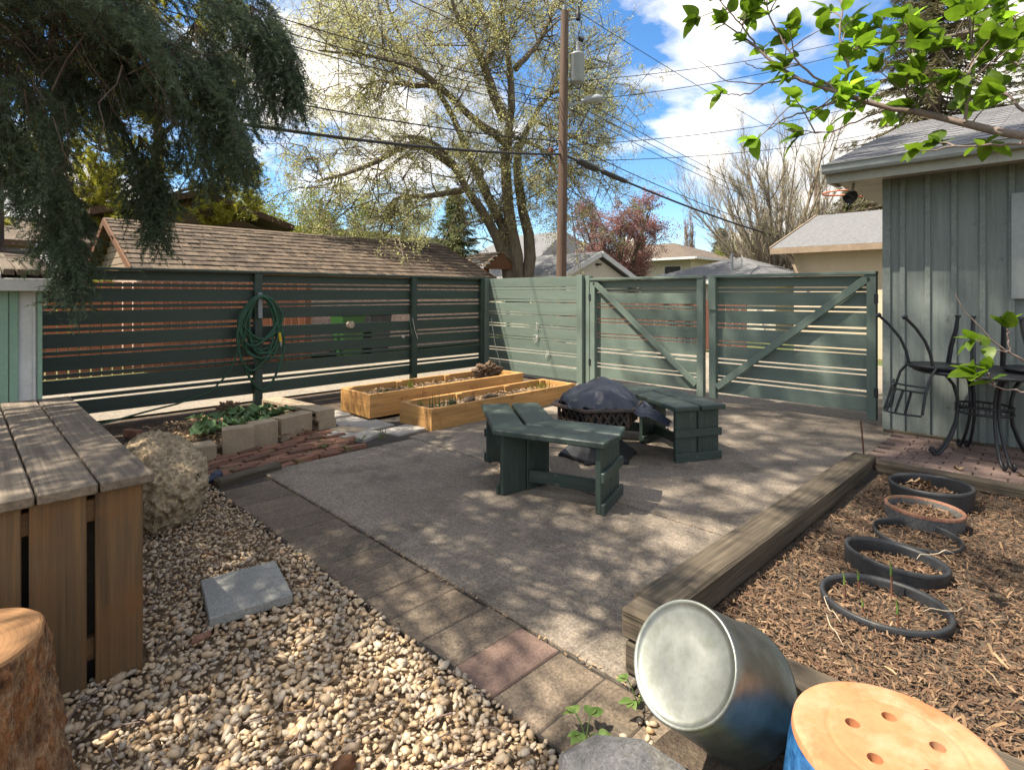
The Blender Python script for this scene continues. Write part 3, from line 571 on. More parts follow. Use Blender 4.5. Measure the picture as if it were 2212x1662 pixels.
# ------------------------------------------------------------------ buildings behind
def building(name, label, x0, x1, y0, y1, ez, rz, axis, wall, roofm, oh=.4, hip=0.0, trim=None, cat='house', group=None, base=-.12):
    r = root(name, ((x0 + x1) / 2, (y0 + y1) / 2, base), label, cat, group); trim = trim or W['white_paint']
    MB().box((x0, y0, base), (x1, y1, ez)).build('wall', wall, r)
    X0, X1, Y0, Y1 = x0 - oh, x1 + oh, y0 - oh, y1 + oh; zt = ez - .02; th = .14
    if axis == 'x':
        yc = (y0 + y1) / 2; A = (X0 + hip, yc, rz); B = (X1 - hip, yc, rz)
        c = [(X0, Y0, zt), (X1, Y0, zt), (X1, Y1, zt), (X0, Y1, zt)]
        top = c + [A, B]; fs = [(0, 1, 5, 4), (2, 3, 4, 5), (3, 0, 4), (1, 2, 5), (3, 2, 1, 0)]
        gab = [[(x0 + .01, y0, ez - .05), (x0 + .01, y1, ez - .05), (x0 + .01, yc, rz - .12)], [(x1 - .01, y0, ez - .05), (x1 - .01, y1, ez - .05), (x1 - .01, yc, rz - .12)]]
    else:
        xc = (x0 + x1) / 2; A = (xc, Y0 + hip, rz); B = (xc, Y1 - hip, rz)
        c = [(X0, Y0, zt), (X1, Y0, zt), (X1, Y1, zt), (X0, Y1, zt)]
        top = c + [A, B]; fs = [(3, 0, 4, 5), (1, 2, 5, 4), (0, 1, 4), (2, 3, 5), (3, 2, 1, 0)]
        gab = [[(x0, y0 + .01, ez - .05), (x1, y0 + .01, ez - .05), (xc, y0 + .01, rz - .12)], [(x0, y1 - .01, ez - .05), (x1, y1 - .01, ez - .05), (xc, y1 - .01, rz - .12)]]
    if hip > 0:
        MB().add(top, fs).build('roof', roofm, r)
        for (a, b) in ((c[0], c[1]), (c[1], c[2]), (c[2], c[3]), (c[3], c[0])):
            MB().bar((a[0], a[1], zt - .03), (b[0], b[1], zt - .03), .12, .14).build('eaves_trim', trim, r)
    else:
        # two slopes of real thickness, gable walls set in below them
        def slope(p, q, a, b):
            d = [(v[0], v[1], v[2] - th) for v in (p, q, b, a)]; return MB().add([p, q, b, a] + d, [(0, 1, 2, 3), (7, 6, 5, 4), (0, 4, 5, 1), (1, 5, 6, 2), (2, 6, 7, 3), (3, 7, 4, 0)])
        zz = th * .6
        up = lambda v: (v[0], v[1], v[2] + zz)
        if axis == 'x': slope(up(c[0]), up(c[1]), up(A), up(B)).build('roof_slope', roofm, r); slope(up(c[2]), up(c[3]), up(B), up(A)).build('roof_slope', roofm, r)
        else: slope(up(c[3]), up(c[0]), up(B), up(A)).build('roof_slope', roofm, r); slope(up(c[1]), up(c[2]), up(A), up(B)).build('roof_slope', roofm, r)
        for g in gab:
            n_ = Vector((0, 0, 0)); off = Vector((.16, 0, 0)) if axis == 'x' else Vector((0, .16, 0))
            s_ = 1 if g is gab[0] else -1
            MB().add([Vector(p) for p in g] + [Vector(p) + off * s_ for p in g], [(0, 1, 2), (5, 4, 3), (0, 3, 4, 1), (1, 4, 5, 2), (2, 5, 3, 0)]).build('gable_wall', wall, r)
        for e in (0, 1):
            E = [c[0], c[3], A] if (axis == 'x' and e == 0) else [c[1], c[2], B] if axis == 'x' else [c[0], c[1], A] if e == 0 else [c[3], c[2], B]
            dz = Vector((0, 0, .01)); sg = (-1 if e == 0 else 1) * .02; of = Vector((sg, 0, 0)) if axis == 'x' else Vector((0, sg, 0))
            upv = (1, 0, 0) if axis == 'x' else (0, 1, 0)
            for q in (0, 1): MB().bar(Vector(E[q]) + dz + of, Vector(E[2]) + dz + of, .20, .035, upv).build('barge_board', trim, r)
        for e in (0, 1):
            if axis == 'x': yy = (Y0 - .02, Y1 + .02)[e]; q = ((X0, yy, zt), (X1, yy, zt))
            else: xx = (X0 - .02, X1 + .02)[e]; q = ((xx, Y0, zt), (xx, Y1, zt))
            MB().bar(q[0], q[1], .04, .15).build('gutter', trim, r)
    return r
def window(parent, face, c, a0, a1, z0, z1, m=None):
    """face 'x-' or 'y-': a framed window standing proud of a wall at coordinate c"""
    t = .06; f = .07; m = m or W['white_paint']
    def B(a, b, z, zz, d0, d1): return ((c - d1, a, z), (c - d0, b, zz)) if face == 'x-' else ((a, c - d1, z), (b, c - d0, zz))
    fr = MB()
    for q in (B(a0, a0 + f, z0, z1, .002, t), B(a1 - f, a1, z0, z1, .002, t), B(a0 + f, a1 - f, z1 - f, z1, .002, t), B(a0 + f, a1 - f, z0, z0 + f, .002, t)): fr.box(*q)
    w_ = fr.build('window', m, parent); MB().box(*B(a0 + f, a1 - f, z0 + f, z1 - f, .002, .02)).build('pane', W['glass'], w_); return w_

# shake roofed garage across the alley
gx0, gx1, gy0, gyr, gy1, ge, gr = 2.3, 11.65, 12.35, 15.0, 17.65, 1.86, 3.03
ga = root('shake_roof_garage', (7, 14.5, -.05), 'low garage across the alley under a long weathered shake roof', 'garage')
MB().box((gx0 + .25, gy0 + .35, -.08), (gx1 - .25, gy1 - .35, ge + .02)).build('wall', W['stucco_pink'], ga)
MB().add([(gx0 + .25, gy0 + .35, ge), (gx0 + .25, gy1 - .35, ge), (gx0 + .25, gyr, gr - .1), (gx0 + .4, gy0 + .35, ge), (gx0 + .4, gy1 - .35, ge), (gx0 + .4, gyr, gr - .1)],
         [(0, 2, 1), (3, 4, 5), (0, 1, 4, 3), (1, 2, 5, 4), (2, 0, 3, 5)]).build('gable_wall', W['brown_siding'], ga)
for k in range(6):   # lap siding on the gable
    z = ge + .06 + k * .15; hw = (gr - .12 - z) / (gr - ge) * (gyr - gy0)
    if hw > .15: MB().box((gx0 + .228, gyr - hw + .08, z), (gx0 + .249, gyr + hw - .08, z + .13)).build('siding_board', W['brown_siding'], ga)
for e in (gx0 - .01, gx1 + .01):
    for (yy, zz) in ((gy0, ge - .02), (gy1, ge - .02)):
        plank('barge_board', (e, yy, zz), (e, gyr, gr - .02), .15, .03, W['orange_wood'], ga, up=(1, 0, 0))
gro = MB().add([(gx0, gy0, ge - .02), (gx1, gy0, ge - .02), (gx1, gyr, gr - .02), (gx0, gyr, gr - .02)], [(0, 1, 2, 3)]).add(
    [(gx0, gyr, gr - .02), (gx1, gyr, gr - .02), (gx1, gy1, ge - .02), (gx0, gy1, ge - .02)], [(0, 1, 2, 3)]).build('roof', W['shake'], ga)
sl = math.atan2(gr - ge, gyr - gy0); SL = math.hypot(gr - ge, gyr - gy0); rows = 11; rest = MB(); n = 0
cand = []
for i in range(rows):
    s = .04 + (i + .5) * SL / rows; x = gx0 + .02
    while x < gx1 - .05:
        w = random.uniform(.14, .30); w = min(w, gx1 - x); cand.append((x + w / 2, s, w)); x += w + .006
cand.sort(key=lambda c: c[0])
sm = {}
for (x, s, w) in cand:
    yy = gy0 + s * math.cos(sl) - .02; z = ge + s * math.sin(sl) + .012 + random.uniform(-.003, .006); wq = round(w / .04) * .04
    if n < 300:
        link('shake', beam_mesh(wq - .006, .36, .034, 0), W['shake'], gro, (x, yy, z), (sl - .085 + random.uniform(-.02, .02), random.uniform(-.01, .01), random.uniform(-.02, .02))); n += 1
    else:
        m = Matrix.Translation((x, yy, z)) @ Matrix.Rotation(sl - .085 + random.uniform(-.02, .02), 4, 'X'); rest.box((-w / 2 + .003, -.18, -.017), (w / 2 - .003, .18, .017), m)
tag(rest.build('shakes', W['shake'], gro), kind='stuff')
plank('ridge_cap', (gx0, gyr - .05, gr + .02), (gx1, gyr - .05, gr + .02), .16, .03, W['shake'], ga, up=(0, -.4, 1))
# wheelie bins behind the fence
for i, (x, c_, nm) in enumerate(((6.3, 'bin_green', 'bright green wheelie bin against the pink stucco wall'), (7.0, 'black_plastic', 'black wheelie bin beside the green one'))):
    b = root('wheelie_bin', (x, 11.6, -.05), nm, 'bin')
    MB().add([(x - .22, 11.35, .0), (x + .22, 11.35, .0), (x + .22, 11.8, .0), (x - .22, 11.8, .0), (x - .28, 11.28, .92), (x + .28, 11.28, .92), (x + .28, 11.9, .92), (x - .28, 11.9, .92)],
             [(0, 3, 2, 1), (0, 1, 5, 4), (1, 2, 6, 5), (2, 3, 7, 6), (3, 0, 4, 7), (4, 5, 6, 7)]).build('body', W[c_], b, bevel=.02)
    MB().box((x - .30, 11.25, .925), (x + .30, 11.93, .975)).build('lid', W[c_], b, bevel=.015)
    for s in (-1, 1): MB().lathe([(.0, -.02), (.1, -.02), (.1, .02), (.0, .02)], Matrix.Translation((x + s * .24, 11.85, .05)) @ Matrix.Rotation(math.pi / 2, 4, 'Y'), 14).build('wheel', W['black_plastic'], b)

b = building('house', 'brown gabled house behind the shake roofed garage', 3.6, 8.0, 21.0, 30, 3.85, 4.75, 'y', W['brown_siding'], W['shingle_brown'], .8, 0, W['dark_brown'])
window(b, 'y-', 21.0, 5.9, 7.2, 1.9, 3.1, W['dark_brown'])
MB().box((3.4, 20.9, 3.62), (8.2, 20.97, 3.80)).build('band_board', W['dark_brown'], b)
b = building('house', 'low brown wing of a house at the far left behind the garage gable', -9, 2.8, 20.0, 27, 2.75, 3.75, 'x', W['brown_siding'], W['shingle_brown'], .7, 0, W['dark_brown'])
for a in (-3, 0.0): window(b, 'y-', 20.0, a, a + 1.2, 1.1, 2.2, W['dark_brown'])
b = building('bungalow', 'long white flat roofed house far behind the elm', 12.5, 27, 32, 40, 5.3, 5.75, 'x', W['pale_siding'], W['slab_grey'], .8, 3.0, W['pale_siding'])
for a in (14.5, 18, 22): window(b, 'y-', 32, a, a + 1.6, 3.0, 4.3)
b = building('garage', 'cream gabled garage with pale roof right of the utility pole', 15.9, 20.3, 13.3, 19, 2.05, 3.0, 'y', W['stucco_cream'], W['shingle_far'], .25, 0, W['white_paint'], 'garage')
MB().box((18.02, 13.16, 2.55), (18.22, 13.3, 2.62)).build('wall_lamp', W['black_iron'], b)
b = building('house', 'house with plain grey roof hidden behind the elm trunk', 24, 33, 22.5, 30, 3.0, 5.6, 'y', W['white_paint'], W['shingle_far'], .4, 1.5)
b = building('house', 'cream two storey house with brown hip roof in the distance', 33.5, 42, 17.2, 26.5, 3.75, 5.2, 'y', W['stucco_cream'], W['shingle_brown'], .7, 4.2)
for a in (17.8, 20.4): window(b, 'x-', 33.5, a, a + 1.3, 2.0, 3.3)
for a in (35.5, 38.5): window(b, 'y-', 17.2, a, a + 1.3, 2.0, 3.3)
MB().box((38.4, 24.6, 4.2), (39.6, 25.6, 6.0)).build('chimney', W['white_paint'], b)
b = building('garage', 'grey hip roof of a low building beyond the gates', 20.2, 27.0, 7.2, 12.6, 1.9, 2.95, 'y', W['stucco_cream'], W['shingle_far'], .4, 2.9, None, 'garage')
MB().tube([(21.5, 9.3, 2.2), (21.5, 9.3, 3.0)], .05, 8).build('vent_pipe', W['steel_grey'], b); MB().tube([(21.9, 9.1, 2.2), (21.9, 9.1, 2.8)], .04, 8).build('vent_pipe', W['steel_grey'], b)
b = building('garage', 'beige stucco garage with grey shingle roof beside the house corner', 15.3, 22.0, -3.5, 5.0, 2.52, 3.72, 'y', W['stucco_beige'], W['shingle_far'], .42, 0, W['brown_siding'], 'garage')
plank('eave_bracket', (15.0, 5.0, 2.40), (15.0, 4.75, 1.75), .07, .05, W['brown_siding'], b, up=(1, 0, 0))
# chimney house further out
b = building('house', 'reddish roofed house peeking out beyond the grey hip roof', 38, 46, 11.0, 16.0, 3.9, 5.0, 'y', W['orange_wood'], W['shingle_brown'], .4, 0)
MB().box((40, 15.5, 4.0), (41.4, 17.5, 5.9)).build('chimney', W['white_paint'], b)
# wooden play tower
pt = root('play_tower', (13.6, 14.7, 0), 'orange wooden play tower with a little gable roof beside the elm', 'play tower')
for sx in (-.55, .55):
    for sy in (-.55, .55): plank('post', (13.5 + sx, 14.8 + sy, -.1), (13.5 + sx, 14.8 + sy, 2.35), .09, .09, W['orange_wood'], pt, up=(1, 0, 0))
for sx in (-1, 1):
    for k in range(5):
        plank('roof_board', (13.5 + sx * (.16 + k * .155), 14.0, 2.88 - .055 - k * .11), (13.5 + sx * (.16 + k * .155), 15.6, 2.88 - .055 - k * .11), .17, .02, W['brown_siding'], pt, up=(sx * .55, 0, 1))
for k in range(4): plank('rail_board', (12.9, 14.2, 1.2 + k * .13), (12.9, 15.4, 1.2 + k * .13), .09, .02, W['orange_wood'], pt, up=(1, 0, 0)); plank('rail_board', (12.9, 14.2, 1.2 + k * .13), (14.1, 14.2, 1.2 + k * .13), .09, .02, W['orange_wood'], pt, up=(0, 1, 0))
MB().add([(12.72, 14.02, 2.27), (14.28, 14.02, 2.27), (13.5, 14.02, 2.84), (12.72, 14.05, 2.27), (14.28, 14.05, 2.27), (13.5, 14.05, 2.84)], [(0, 1, 2), (5, 4, 3), (0, 3, 4, 1)]).build('gable_panel', W['orange_wood'], pt)

# mint and white shed at the left edge
sh = root('garden_shed', (-.4, 6.4, 0), 'little white and mint shed at the left edge with a shingled roof', 'shed')
MB().box((-1.6, 6.02, -.05), (.50, 7.2, 1.50)).build('wall', W['white_paint'], sh)
plank('corner_board', (.487, 6.005, .0), (.487, 6.005, 1.50), .03, .03, W['mint_paint'], sh, up=(0, 1, 0))
plank('trim_board', (.452, 6.008, .0), (.452, 6.008, 1.50), .02, .02, W['white_paint'], sh, up=(0, 1, 0))
plank('trim_board', (.325, 6.006, .0), (.325, 6.006, 1.50), .055, .03, W['mint_paint'], sh, up=(0, 1, 0))
MB().box((-1.0, 5.985, .05), (.292, 6.015, 1.48)).build('door', W['mint_paint'], sh)
plank('fascia', (-1.7, 5.86, 1.475), (.60, 5.86, 1.475), .10, .03, W['white_paint'], sh, up=(0, 1, 0))
plank('fascia', (.615, 5.85, 1.475), (.615, 7.25, 1.82), .11, .035, W['white_paint'], sh, up=(1, 0, 0))
rs = MB().add([(-1.7, 5.87, 1.50), (.60, 5.87, 1.50), (.60, 7.25, 1.85), (-1.7, 7.25, 1.85)], [(0, 1, 2, 3)]).build('roof', W['shake'], sh)
tl = math.atan2(.35, 1.38)
for i in range(7):
    for j in range(8):
        link('shingle', beam_mesh(.27, .24, .012, 0), W['shake'], rs, (.44 - j * .282 - (i % 2) * .12, 6.05 + i * .185, 1.515 + (i * .185 + .18) * math.tan(tl) - .02), (tl - .03, 0, random.uniform(-.02, .02)))
for x in (.575, .22): plank('roof_batten', (x, 5.86, 1.535), (x, 7.2, 1.875), .05, .05, W['white_paint'], sh, up=(0, 0, 1))
for i, (x, L) in enumerate(((.515, .45), (.43, .40), (.35, .42), (.275, .62))):
    st = plank('timber_offcut', (x + .02, 5.93, 1.575), (x - .02, 5.93 + L, 1.575 + L * math.tan(tl)), (.06, .062, .055, .068)[i], .05, W['grey_wood'])
    tag(st, ['short weathered timber offcut on the shed roof, nearest the corner', 'short timber offcut, second from the shed roof corner', 'short timber offcut, third from the shed roof corner', 'longest timber offcut lying on the shed roof edge'][i], 'timber', 'offcuts on the shed roof')
# ------------------------------------------------------------------ timbers around the mulch bed
def timber(name, label, a, b, w, h, up=(0, 0, 1)):
    return tag(plank(name, a, b, w, h, W['timber'], None, up, .012), label, 'timber')
timber('landscape_timber', 'long weathered timber running from the tub towards the gates', (1.86, 1.115, .175), (5.36, 1.20, .005), .17, .13, (.05, 0, 1))
timber('landscape_timber', 'upper cross timber behind the galvanised tub', (1.815, 1.175, .185), (1.815, -2.2, .185), .14, .115)
timber('landscape_timber', 'lower cross timber under the upper one by the tub', (1.815, 1.16, .062), (1.815, -2.2, .062), .14, .122)
timber('landscape_timber', 'timber edging between the brick patio and the mulch', (5.28, 1.09, .0), (5.28, -2.4, .0), .12, .11)
timber('landscape_timber', 'short low timber edging the red bricks beside the pavers', (1.34, 4.40, .0), (1.84, 4.49, .0), .09, .10)
rod = MB().tube([(5.385, 1.20, -.05), (5.405, 1.235, .33)], .007, 8).build('iron_rod', W['rust']); tag(rod, 'thin rusty iron rod standing at the patio corner', 'rod')

# ------------------------------------------------------------------ raised garden beds
def raised_bed(label, x0, x1, y0, y1, h, rz):
    r = root('raised_bed', ((x0 + x1) / 2, (y0 + y1) / 2, 0), label, 'garden bed', 'raised garden beds'); t = .04
    plank('side_board', (x0, y0 + t / 2, h / 2 - .01), (x1, y0 + t / 2, h / 2 - .01), h + .02, t, W['cedar'], r, up=(0, 1, 0))
    plank('side_board', (x0, y1 - t / 2, h / 2 - .01), (x1, y1 - t / 2, h / 2 - .01), h + .02, t, W['cedar'], r, up=(0, 1, 0))
    for x in (x0 + t / 2, x1 - t / 2): plank('end_board', (x, y0 + t, h / 2 - .012), (x, y1 - t, h / 2 - .012), h + .018, t, W['cedar'], r, up=(1, 0, 0))
    for x in (x0 + .085, x0 + .8, x0 + 1.6, x1 - .085): 
        plank('cleat', (x, y1 - t - .02, .0), (x, y1 - t - .02, h - .004), .085, .038, W['cedar'], r, up=(0, 1, 0))
    for x in (x0 + .085, x1 - .085): plank('cleat', (x, y0 + t + .02, .0), (x, y0 + t + .02, h - .004), .085, .038, W['cedar'], r, up=(0, 1, 0))
    vs = []; fs = []
    for i in range(25):
        for j in range(9):
            x = x0 + t + (x1 - x0 - 2 * t) * i / 24; y = y0 + t + (y1 - y0 - 2 * t) * j / 8
            vs.append((x, y, h - .085 + .03 * mnoise.noise(Vector((x * 4, y * 4, 0)))))
    for i in range(24):
        for j in range(8): a = i * 9 + j; fs.append((a, a + 9, a + 10, a + 1))
    MB().add(vs, fs, True).build('soil', W['soil'], r)
    def reg(): return random.uniform(x0 + .06, x1 - .06), random.uniform(y0 + .06, y1 - .06)
    V, F = chips(900, reg, (.01, .035), lambda x, y: h - .075 + .03 * mnoise.noise(Vector((x * 4, y * 4, 0))))
    tag(link('straw', npmesh('straw', V, F), W['dead_leaf'], r), kind='stuff')
    r.rotation_euler.z = rz; return r
bed1 = raised_bed('new cedar raised bed nearest the patio with onion shoots', 3.46, 5.83, 4.63, 5.22, .215, 0.0)
bed2 = raised_bed('new cedar raised bed behind the first, against the long fence', 3.33, 5.86, 5.62, 6.30, .255, 0.0)
def lump(name, label, c, r, m, cat, seed=0, amp=.3, freq=2.2, sub=3, squash=(1, 1, .7), rz=0.0, lean=0.0):
    bm = bmesh.new(); bmesh.ops.create_icosphere(bm, subdivisions=sub, radius=1.0)
    for v in bm.verts:
        d = v.co.normalized(); k = 1 + amp * mnoise.fractal(d * freq + Vector((seed * 3.3, seed, 0)), 1.0, 2.1, 4)
        v.co = Vector((d.x * squash[0], d.y * squash[1], d.z * squash[2])) * k * r
    bmesh.ops.rotate(bm, verts=bm.verts, cent=(0, 0, 0), matrix=Matrix.Rotation(rz, 3, 'Z') @ Matrix.Rotation(lean, 3, 'Y'))
    me = bpy.data.meshes.new(name); bm.to_mesh(me); bm.free(); me.polygons.foreach_set('use_smooth', [True] * len(me.polygons))
    return tag(link(name, me, m, None, c), label, cat)
lump('root_ball', 'dry clump of roots and soil at the fence end of the back raised bed', (5.45, 5.95, .28), .13, W['soil_clump'], 'clump', 4, .75, 5, 5, (1.5, .9, .75))
for i, (x, y) in enumerate(((4.25, 4.95), (4.55, 4.92), (4.02, 5.0))):
    lump('soil_clod', ['middle-sized dark soil clod in the front raised bed', 'largest dark soil clod in the front raised bed, furthest right', 'small dark soil clod in the front raised bed nearest the onions'][i], (x, y, .165), (.06, .075, .05)[i], W['soil'], 'soil', 6 + i, .5, 4, 2, (1.3, 1, .6))
def blade_plant(name, label, c, n, h, w, m, spread=.04, cat='plant', group=None):
    r = root(name, c, label, cat, group); c = Vector(c)
    for i in range(n):
        a = random.uniform(0, 6.28); p = c + Vector((random.gauss(0, spread), random.gauss(0, spread), 0)); L = h * random.uniform(.55, 1.1); ln = random.uniform(.02, .16)
        pts = [p + Vector((math.cos(a) * ln * L * t * t, math.sin(a) * ln * L * t * t, L * t)) for t in (0, .35, .7, 1)]
        MB().tube(pts, [w, w * .9, w * .6, w * .1], 5).build('blade', m, r)
    return r
blade_plant('onion_plant', 'tallest green onion shoots at the left end of the front raised bed', (3.72, 4.83, .13), 9, .22, .006, W['herb_leaf'], .05)
blade_plant('onion_plant', 'thin green onion shoots behind the tall ones in the front bed', (3.62, 5.05, .13), 6, .14, .005, W['herb_leaf'], .04)
blade_plant('onion_plant', 'small green shoots right of the tall onions in the front bed', (3.95, 4.86, .13), 6, .13, .005, W['herb_leaf'], .05)
blade_plant('chive_plant', 'short chive tuft in the back bed near its left end', (3.62, 5.8, .17), 16, .13, .003, W['herb_leaf'], .04)
blade_plant('chive_plant', 'yellow green tuft in the middle of the back raised bed', (4.25, 6.15, .17), 14, .14, .004, W['shrub_leaf'], .03)
blade_plant('weed', 'yellow green weeds at the right end of the front bed', (5.55, 4.98, .13), 22, .13, .005, W['shrub_leaf'], .08)

# ------------------------------------------------------------------ cinder block planter, brick edging, rhubarb
def cinder(label, c, rz, size=(.39, .19, .19), holes=True, tilt=0.0):
    """hollow block: outer shell with two square cores seen from its open side"""
    L, wd, h = size; bm_ = MB(); t = .028
    if holes:
        bm_.box((-L / 2, -wd / 2, -h / 2), (L / 2, wd / 2, -h / 2 + t)); bm_.box((-L / 2, -wd / 2, h / 2 - t), (L / 2, wd / 2, h / 2))
        for x in (-L / 2, -t / 2, L / 2 - t): bm_.box((x, -wd / 2 + .001, -h / 2 + t), (x + t, wd / 2 - .001, h / 2 - t))
        bm_.box((-L / 2 + t, wd / 2 - .03, -h / 2 + t), (L / 2 - t, wd / 2 - .02, h / 2 - t))
    else: bm_.box((-L / 2, -wd / 2, -h / 2), (L / 2, wd / 2, h / 2))
    o = bm_.build('cinder_block', W['block'], None, bevel=0 if holes else .006, origin=(0, 0, 0)); o.location = c; o.rotation_euler = (tilt, 0, rz)
    return tag(o, label, 'block', 'cinder blocks edging the rhubarb bed')
cinder('leftmost upright cinder block in front of the rhubarb', (1.80, 5.30, .075), -.28, (.26, .15, .26), False)
cinder('middle upright cinder block in front of the rhubarb', (2.04, 5.37, .075), .02, (.235, .15, .26), False)
cinder('rightmost upright cinder block in front of the rhubarb, half in sun', (2.37, 5.47, .08), .30, (.38, .15, .245), False)
cinder('low grey cinder block beside the pebbly boulder', (1.44, 5.22, .03), -.12, (.27, .2, .19), False)
cinder('cinder block lying behind the low grey one', (1.32, 5.45, .0), .3, (.2, .36, .12), False)
sx, sy = Vector((2.74, 5.46, 0)), Vector((2.60, 6.58, 0)); ud = (sy - sx).normalized(); ra = math.atan2(ud.y, ud.x) + math.pi
for k, nm in enumerate(('nearest', 'middle', 'farthest')):
    p = sx + ud * (.18 + k * .37)
    cinder('lower hollow cinder block of the sunlit stack, %s one' % nm, (p.x, p.y, .045), ra, (.362, .2, .10), True)
    cinder('top hollow cinder block of the sunlit stack, %s one' % nm, (p.x - .02, p.y, .146), ra, (.362, .21, .098), True)
def reg(): return random.uniform(1.35, 2.6), random.uniform(5.3, 6.7)
MB().prism([(1.25, 5.3), (1.7, 5.32), (2.6, 5.5), (2.5, 6.6), (1.2, 6.7)], -.08, .035).build('rhubarb_bed', W['soil']); tag(bpy.data.objects['rhubarb_bed'], kind='structure')
V, F = chips(1500, reg, (.015, .045), lambda x, y: .04)
tag(link('leaf_litter', npmesh('leaf_litter', V, F), W['dead_leaf']), 'dry leaf litter around the rhubarb', 'leaf litter', kind='stuff')
for i, (x, y, rz) in enumerate(((1.28, 5.72, .3), (1.22, 5.95, .5), (1.34, 5.52, .2), (1.16, 6.15, .4))):
    o = link('brick', me_rb, W['brick'], None, (x, y, .045 + .02 * i), (random.uniform(-.1, .1), 0, rz + 1.57)); tag(o, ['loose red brick beside the litter bed, second from the boulder', 'loose red brick beside the litter bed, third from the boulder', 'loose red brick closest to the low cinder block', 'loose red brick nearest the long fence'][i], 'brick', 'loose edging bricks')
def leaf_mesh(L, w, fold=.25, droop=.3, wav=0.0, n=6, tip=1.0):
    vs = []; fs = []
    for i in range(n + 1):
        t = i / n; hw = w * (math.sin(math.pi * t ** .72) ** .8 if 0 < t < 1 else 0) * tip
        z = -droop * L * t * t; q = wav * math.sin(t * 19)
        vs += [(t * L, -hw, z + fold * hw + q * hw), (t * L, 0, z), (t * L, hw, z + fold * hw - q * hw)]
    for i in range(n):
        a = i * 3; fs += [(a, a + 3, a + 4, a + 1), (a + 1, a + 4, a + 5, a + 2)]
    me = bpy.data.meshes.new('leaf'); me.from_pydata(vs, [], fs); me.polygons.foreach_set('use_smooth', [True] * len(me.polygons)); me.update(); return me
def orient(d, nrm):
    d = Vector(d).normalized(); n = Vector(nrm); n = (n - d * n.dot(d)); n = n.normalized() if n.length > 1e-3 else d.orthogonal().normalized(); y = n.cross(d)
    return Matrix(((d.x, y.x, n.x), (d.y, y.y, n.y), (d.z, y.z, n.z))).to_euler()
rh = root('rhubarb', (2.05, 5.95, .03), 'crinkled rhubarb leaves growing behind the cinder blocks', 'plant')
lms = [leaf_mesh(.22, .095, .5, .35, .35, 10), leaf_mesh(.17, .08, .4, .5, .4, 10), leaf_mesh(.20, .10, .35, .2, .45, 10)]
for i in range(36):
    a = random.uniform(0, 6.28); rr = random.uniform(.03, .33); z = .07 + random.uniform(0, .13) * (1 - rr)
    p = Vector((2.02 + rr * math.cos(a) * 1.25, 5.90 + rr * math.sin(a) * .9, z))
    o = link('leaf', lms[i % 3], W['rhubarb_leaf'], rh, p, orient((math.cos(a), math.sin(a), random.uniform(.0, .9)), (random.uniform(-.3, .3), random.uniform(-.3, .3), 1))); s = random.uniform(.7, 1.15); o.scale = (s, s, s)
for i in range(9):
    a = random.uniform(0, 6.28); MB().tube([(2.05, 5.95, .03), (2.05 + .1 * math.cos(a), 5.95 + .1 * math.sin(a), .12)], .008, 6).build('stalk', W['mortar_red'], rh)
o = lump('dead_seed_head', 'brown shrivelled seed head behind the rhubarb', (2.05, 6.35, .17), .075, W['soil_clump'], 'plant', 3, .8, 5, 5, (1.3, .8, .9))
# boulder of cemented pebbles, granite rock by the tub
bm_ = lump('pebbly_boulder', 'tall pale boulder of cemented pebbles beside the wooden box', (.90, 4.22, .15), .34, W['rock_pebbly'], 'rock', 5, .10, 1.4, 6, (.82, 1.5, .98), .10, .25)
me = bm_.data
for v in me.vertices:
    p = v.co * 26; v.co += v.normal * (.017 * (1 - 2 * min(1, mnoise.voronoi(p)[0][0] * 1.3)) + .016 * mnoise.noise(p * .35) + .008 * (1 - 2 * min(1, mnoise.voronoi(p * 2.1)[0][0] * 1.3)))
gr_ = lump('granite_rock', 'grey granite rock in front of the galvanised tub', (1.285, .80, .03), .21, W['rock_grey'], 'rock', 11, .55, 1.6, 2, (.75, 1.15, .62), .5); gr_.data.polygons.foreach_set('use_smooth', [False] * len(gr_.data.polygons))
MB().add(*(lambda vs: (vs, [(i * 9 + j, (i + 1) * 9 + j, (i + 1) * 9 + j + 1, i * 9 + j + 1) for i in range(8) for j in range(8)]))(
    [(1.0 + .75 * i / 8, -.3 + 1.2 * j / 8, -.04 + .17 * math.sin(math.pi * min(1, i / 8 + .12) * .8) * (1 - .6 * (j / 8) ** 2)) for i in range(9) for j in range(9)])).build('planting_soil', W['soil']); tag(bpy.data.objects['planting_soil'], kind='structure')
spk = root('garden_spotlight', (1.33, 4.44, .03), 'dark blue plastic garden spotlight lying by the timber edging', 'light')
m = frame((1.26, 4.42, .03), (1.40, 4.50, .055))[0] @ Matrix.Rotation(math.pi / 2, 4, 'Y')
MB().lathe([(.0, 0), (.018, .0), (.02, .06), (.026, .075), (.036, .10), (.04, .15), (.034, .152), (.03, .12), (0, .11)], m, 16).build('lamp_head', W['navy'], spk)
MB().tube([(1.26, 4.42, .03), (1.20, 4.38, .01)], [.012, .003], 8).build('stake', W['navy'], spk)
pv = plank('paving_slab', (.785, 2.735, .018), (1.115, 2.672, .022), .385, .045, W['slab_grey'], None, (.02, 0, 1), .005); tag(pv, 'square grey concrete slab lying on the pebbles', 'slab')

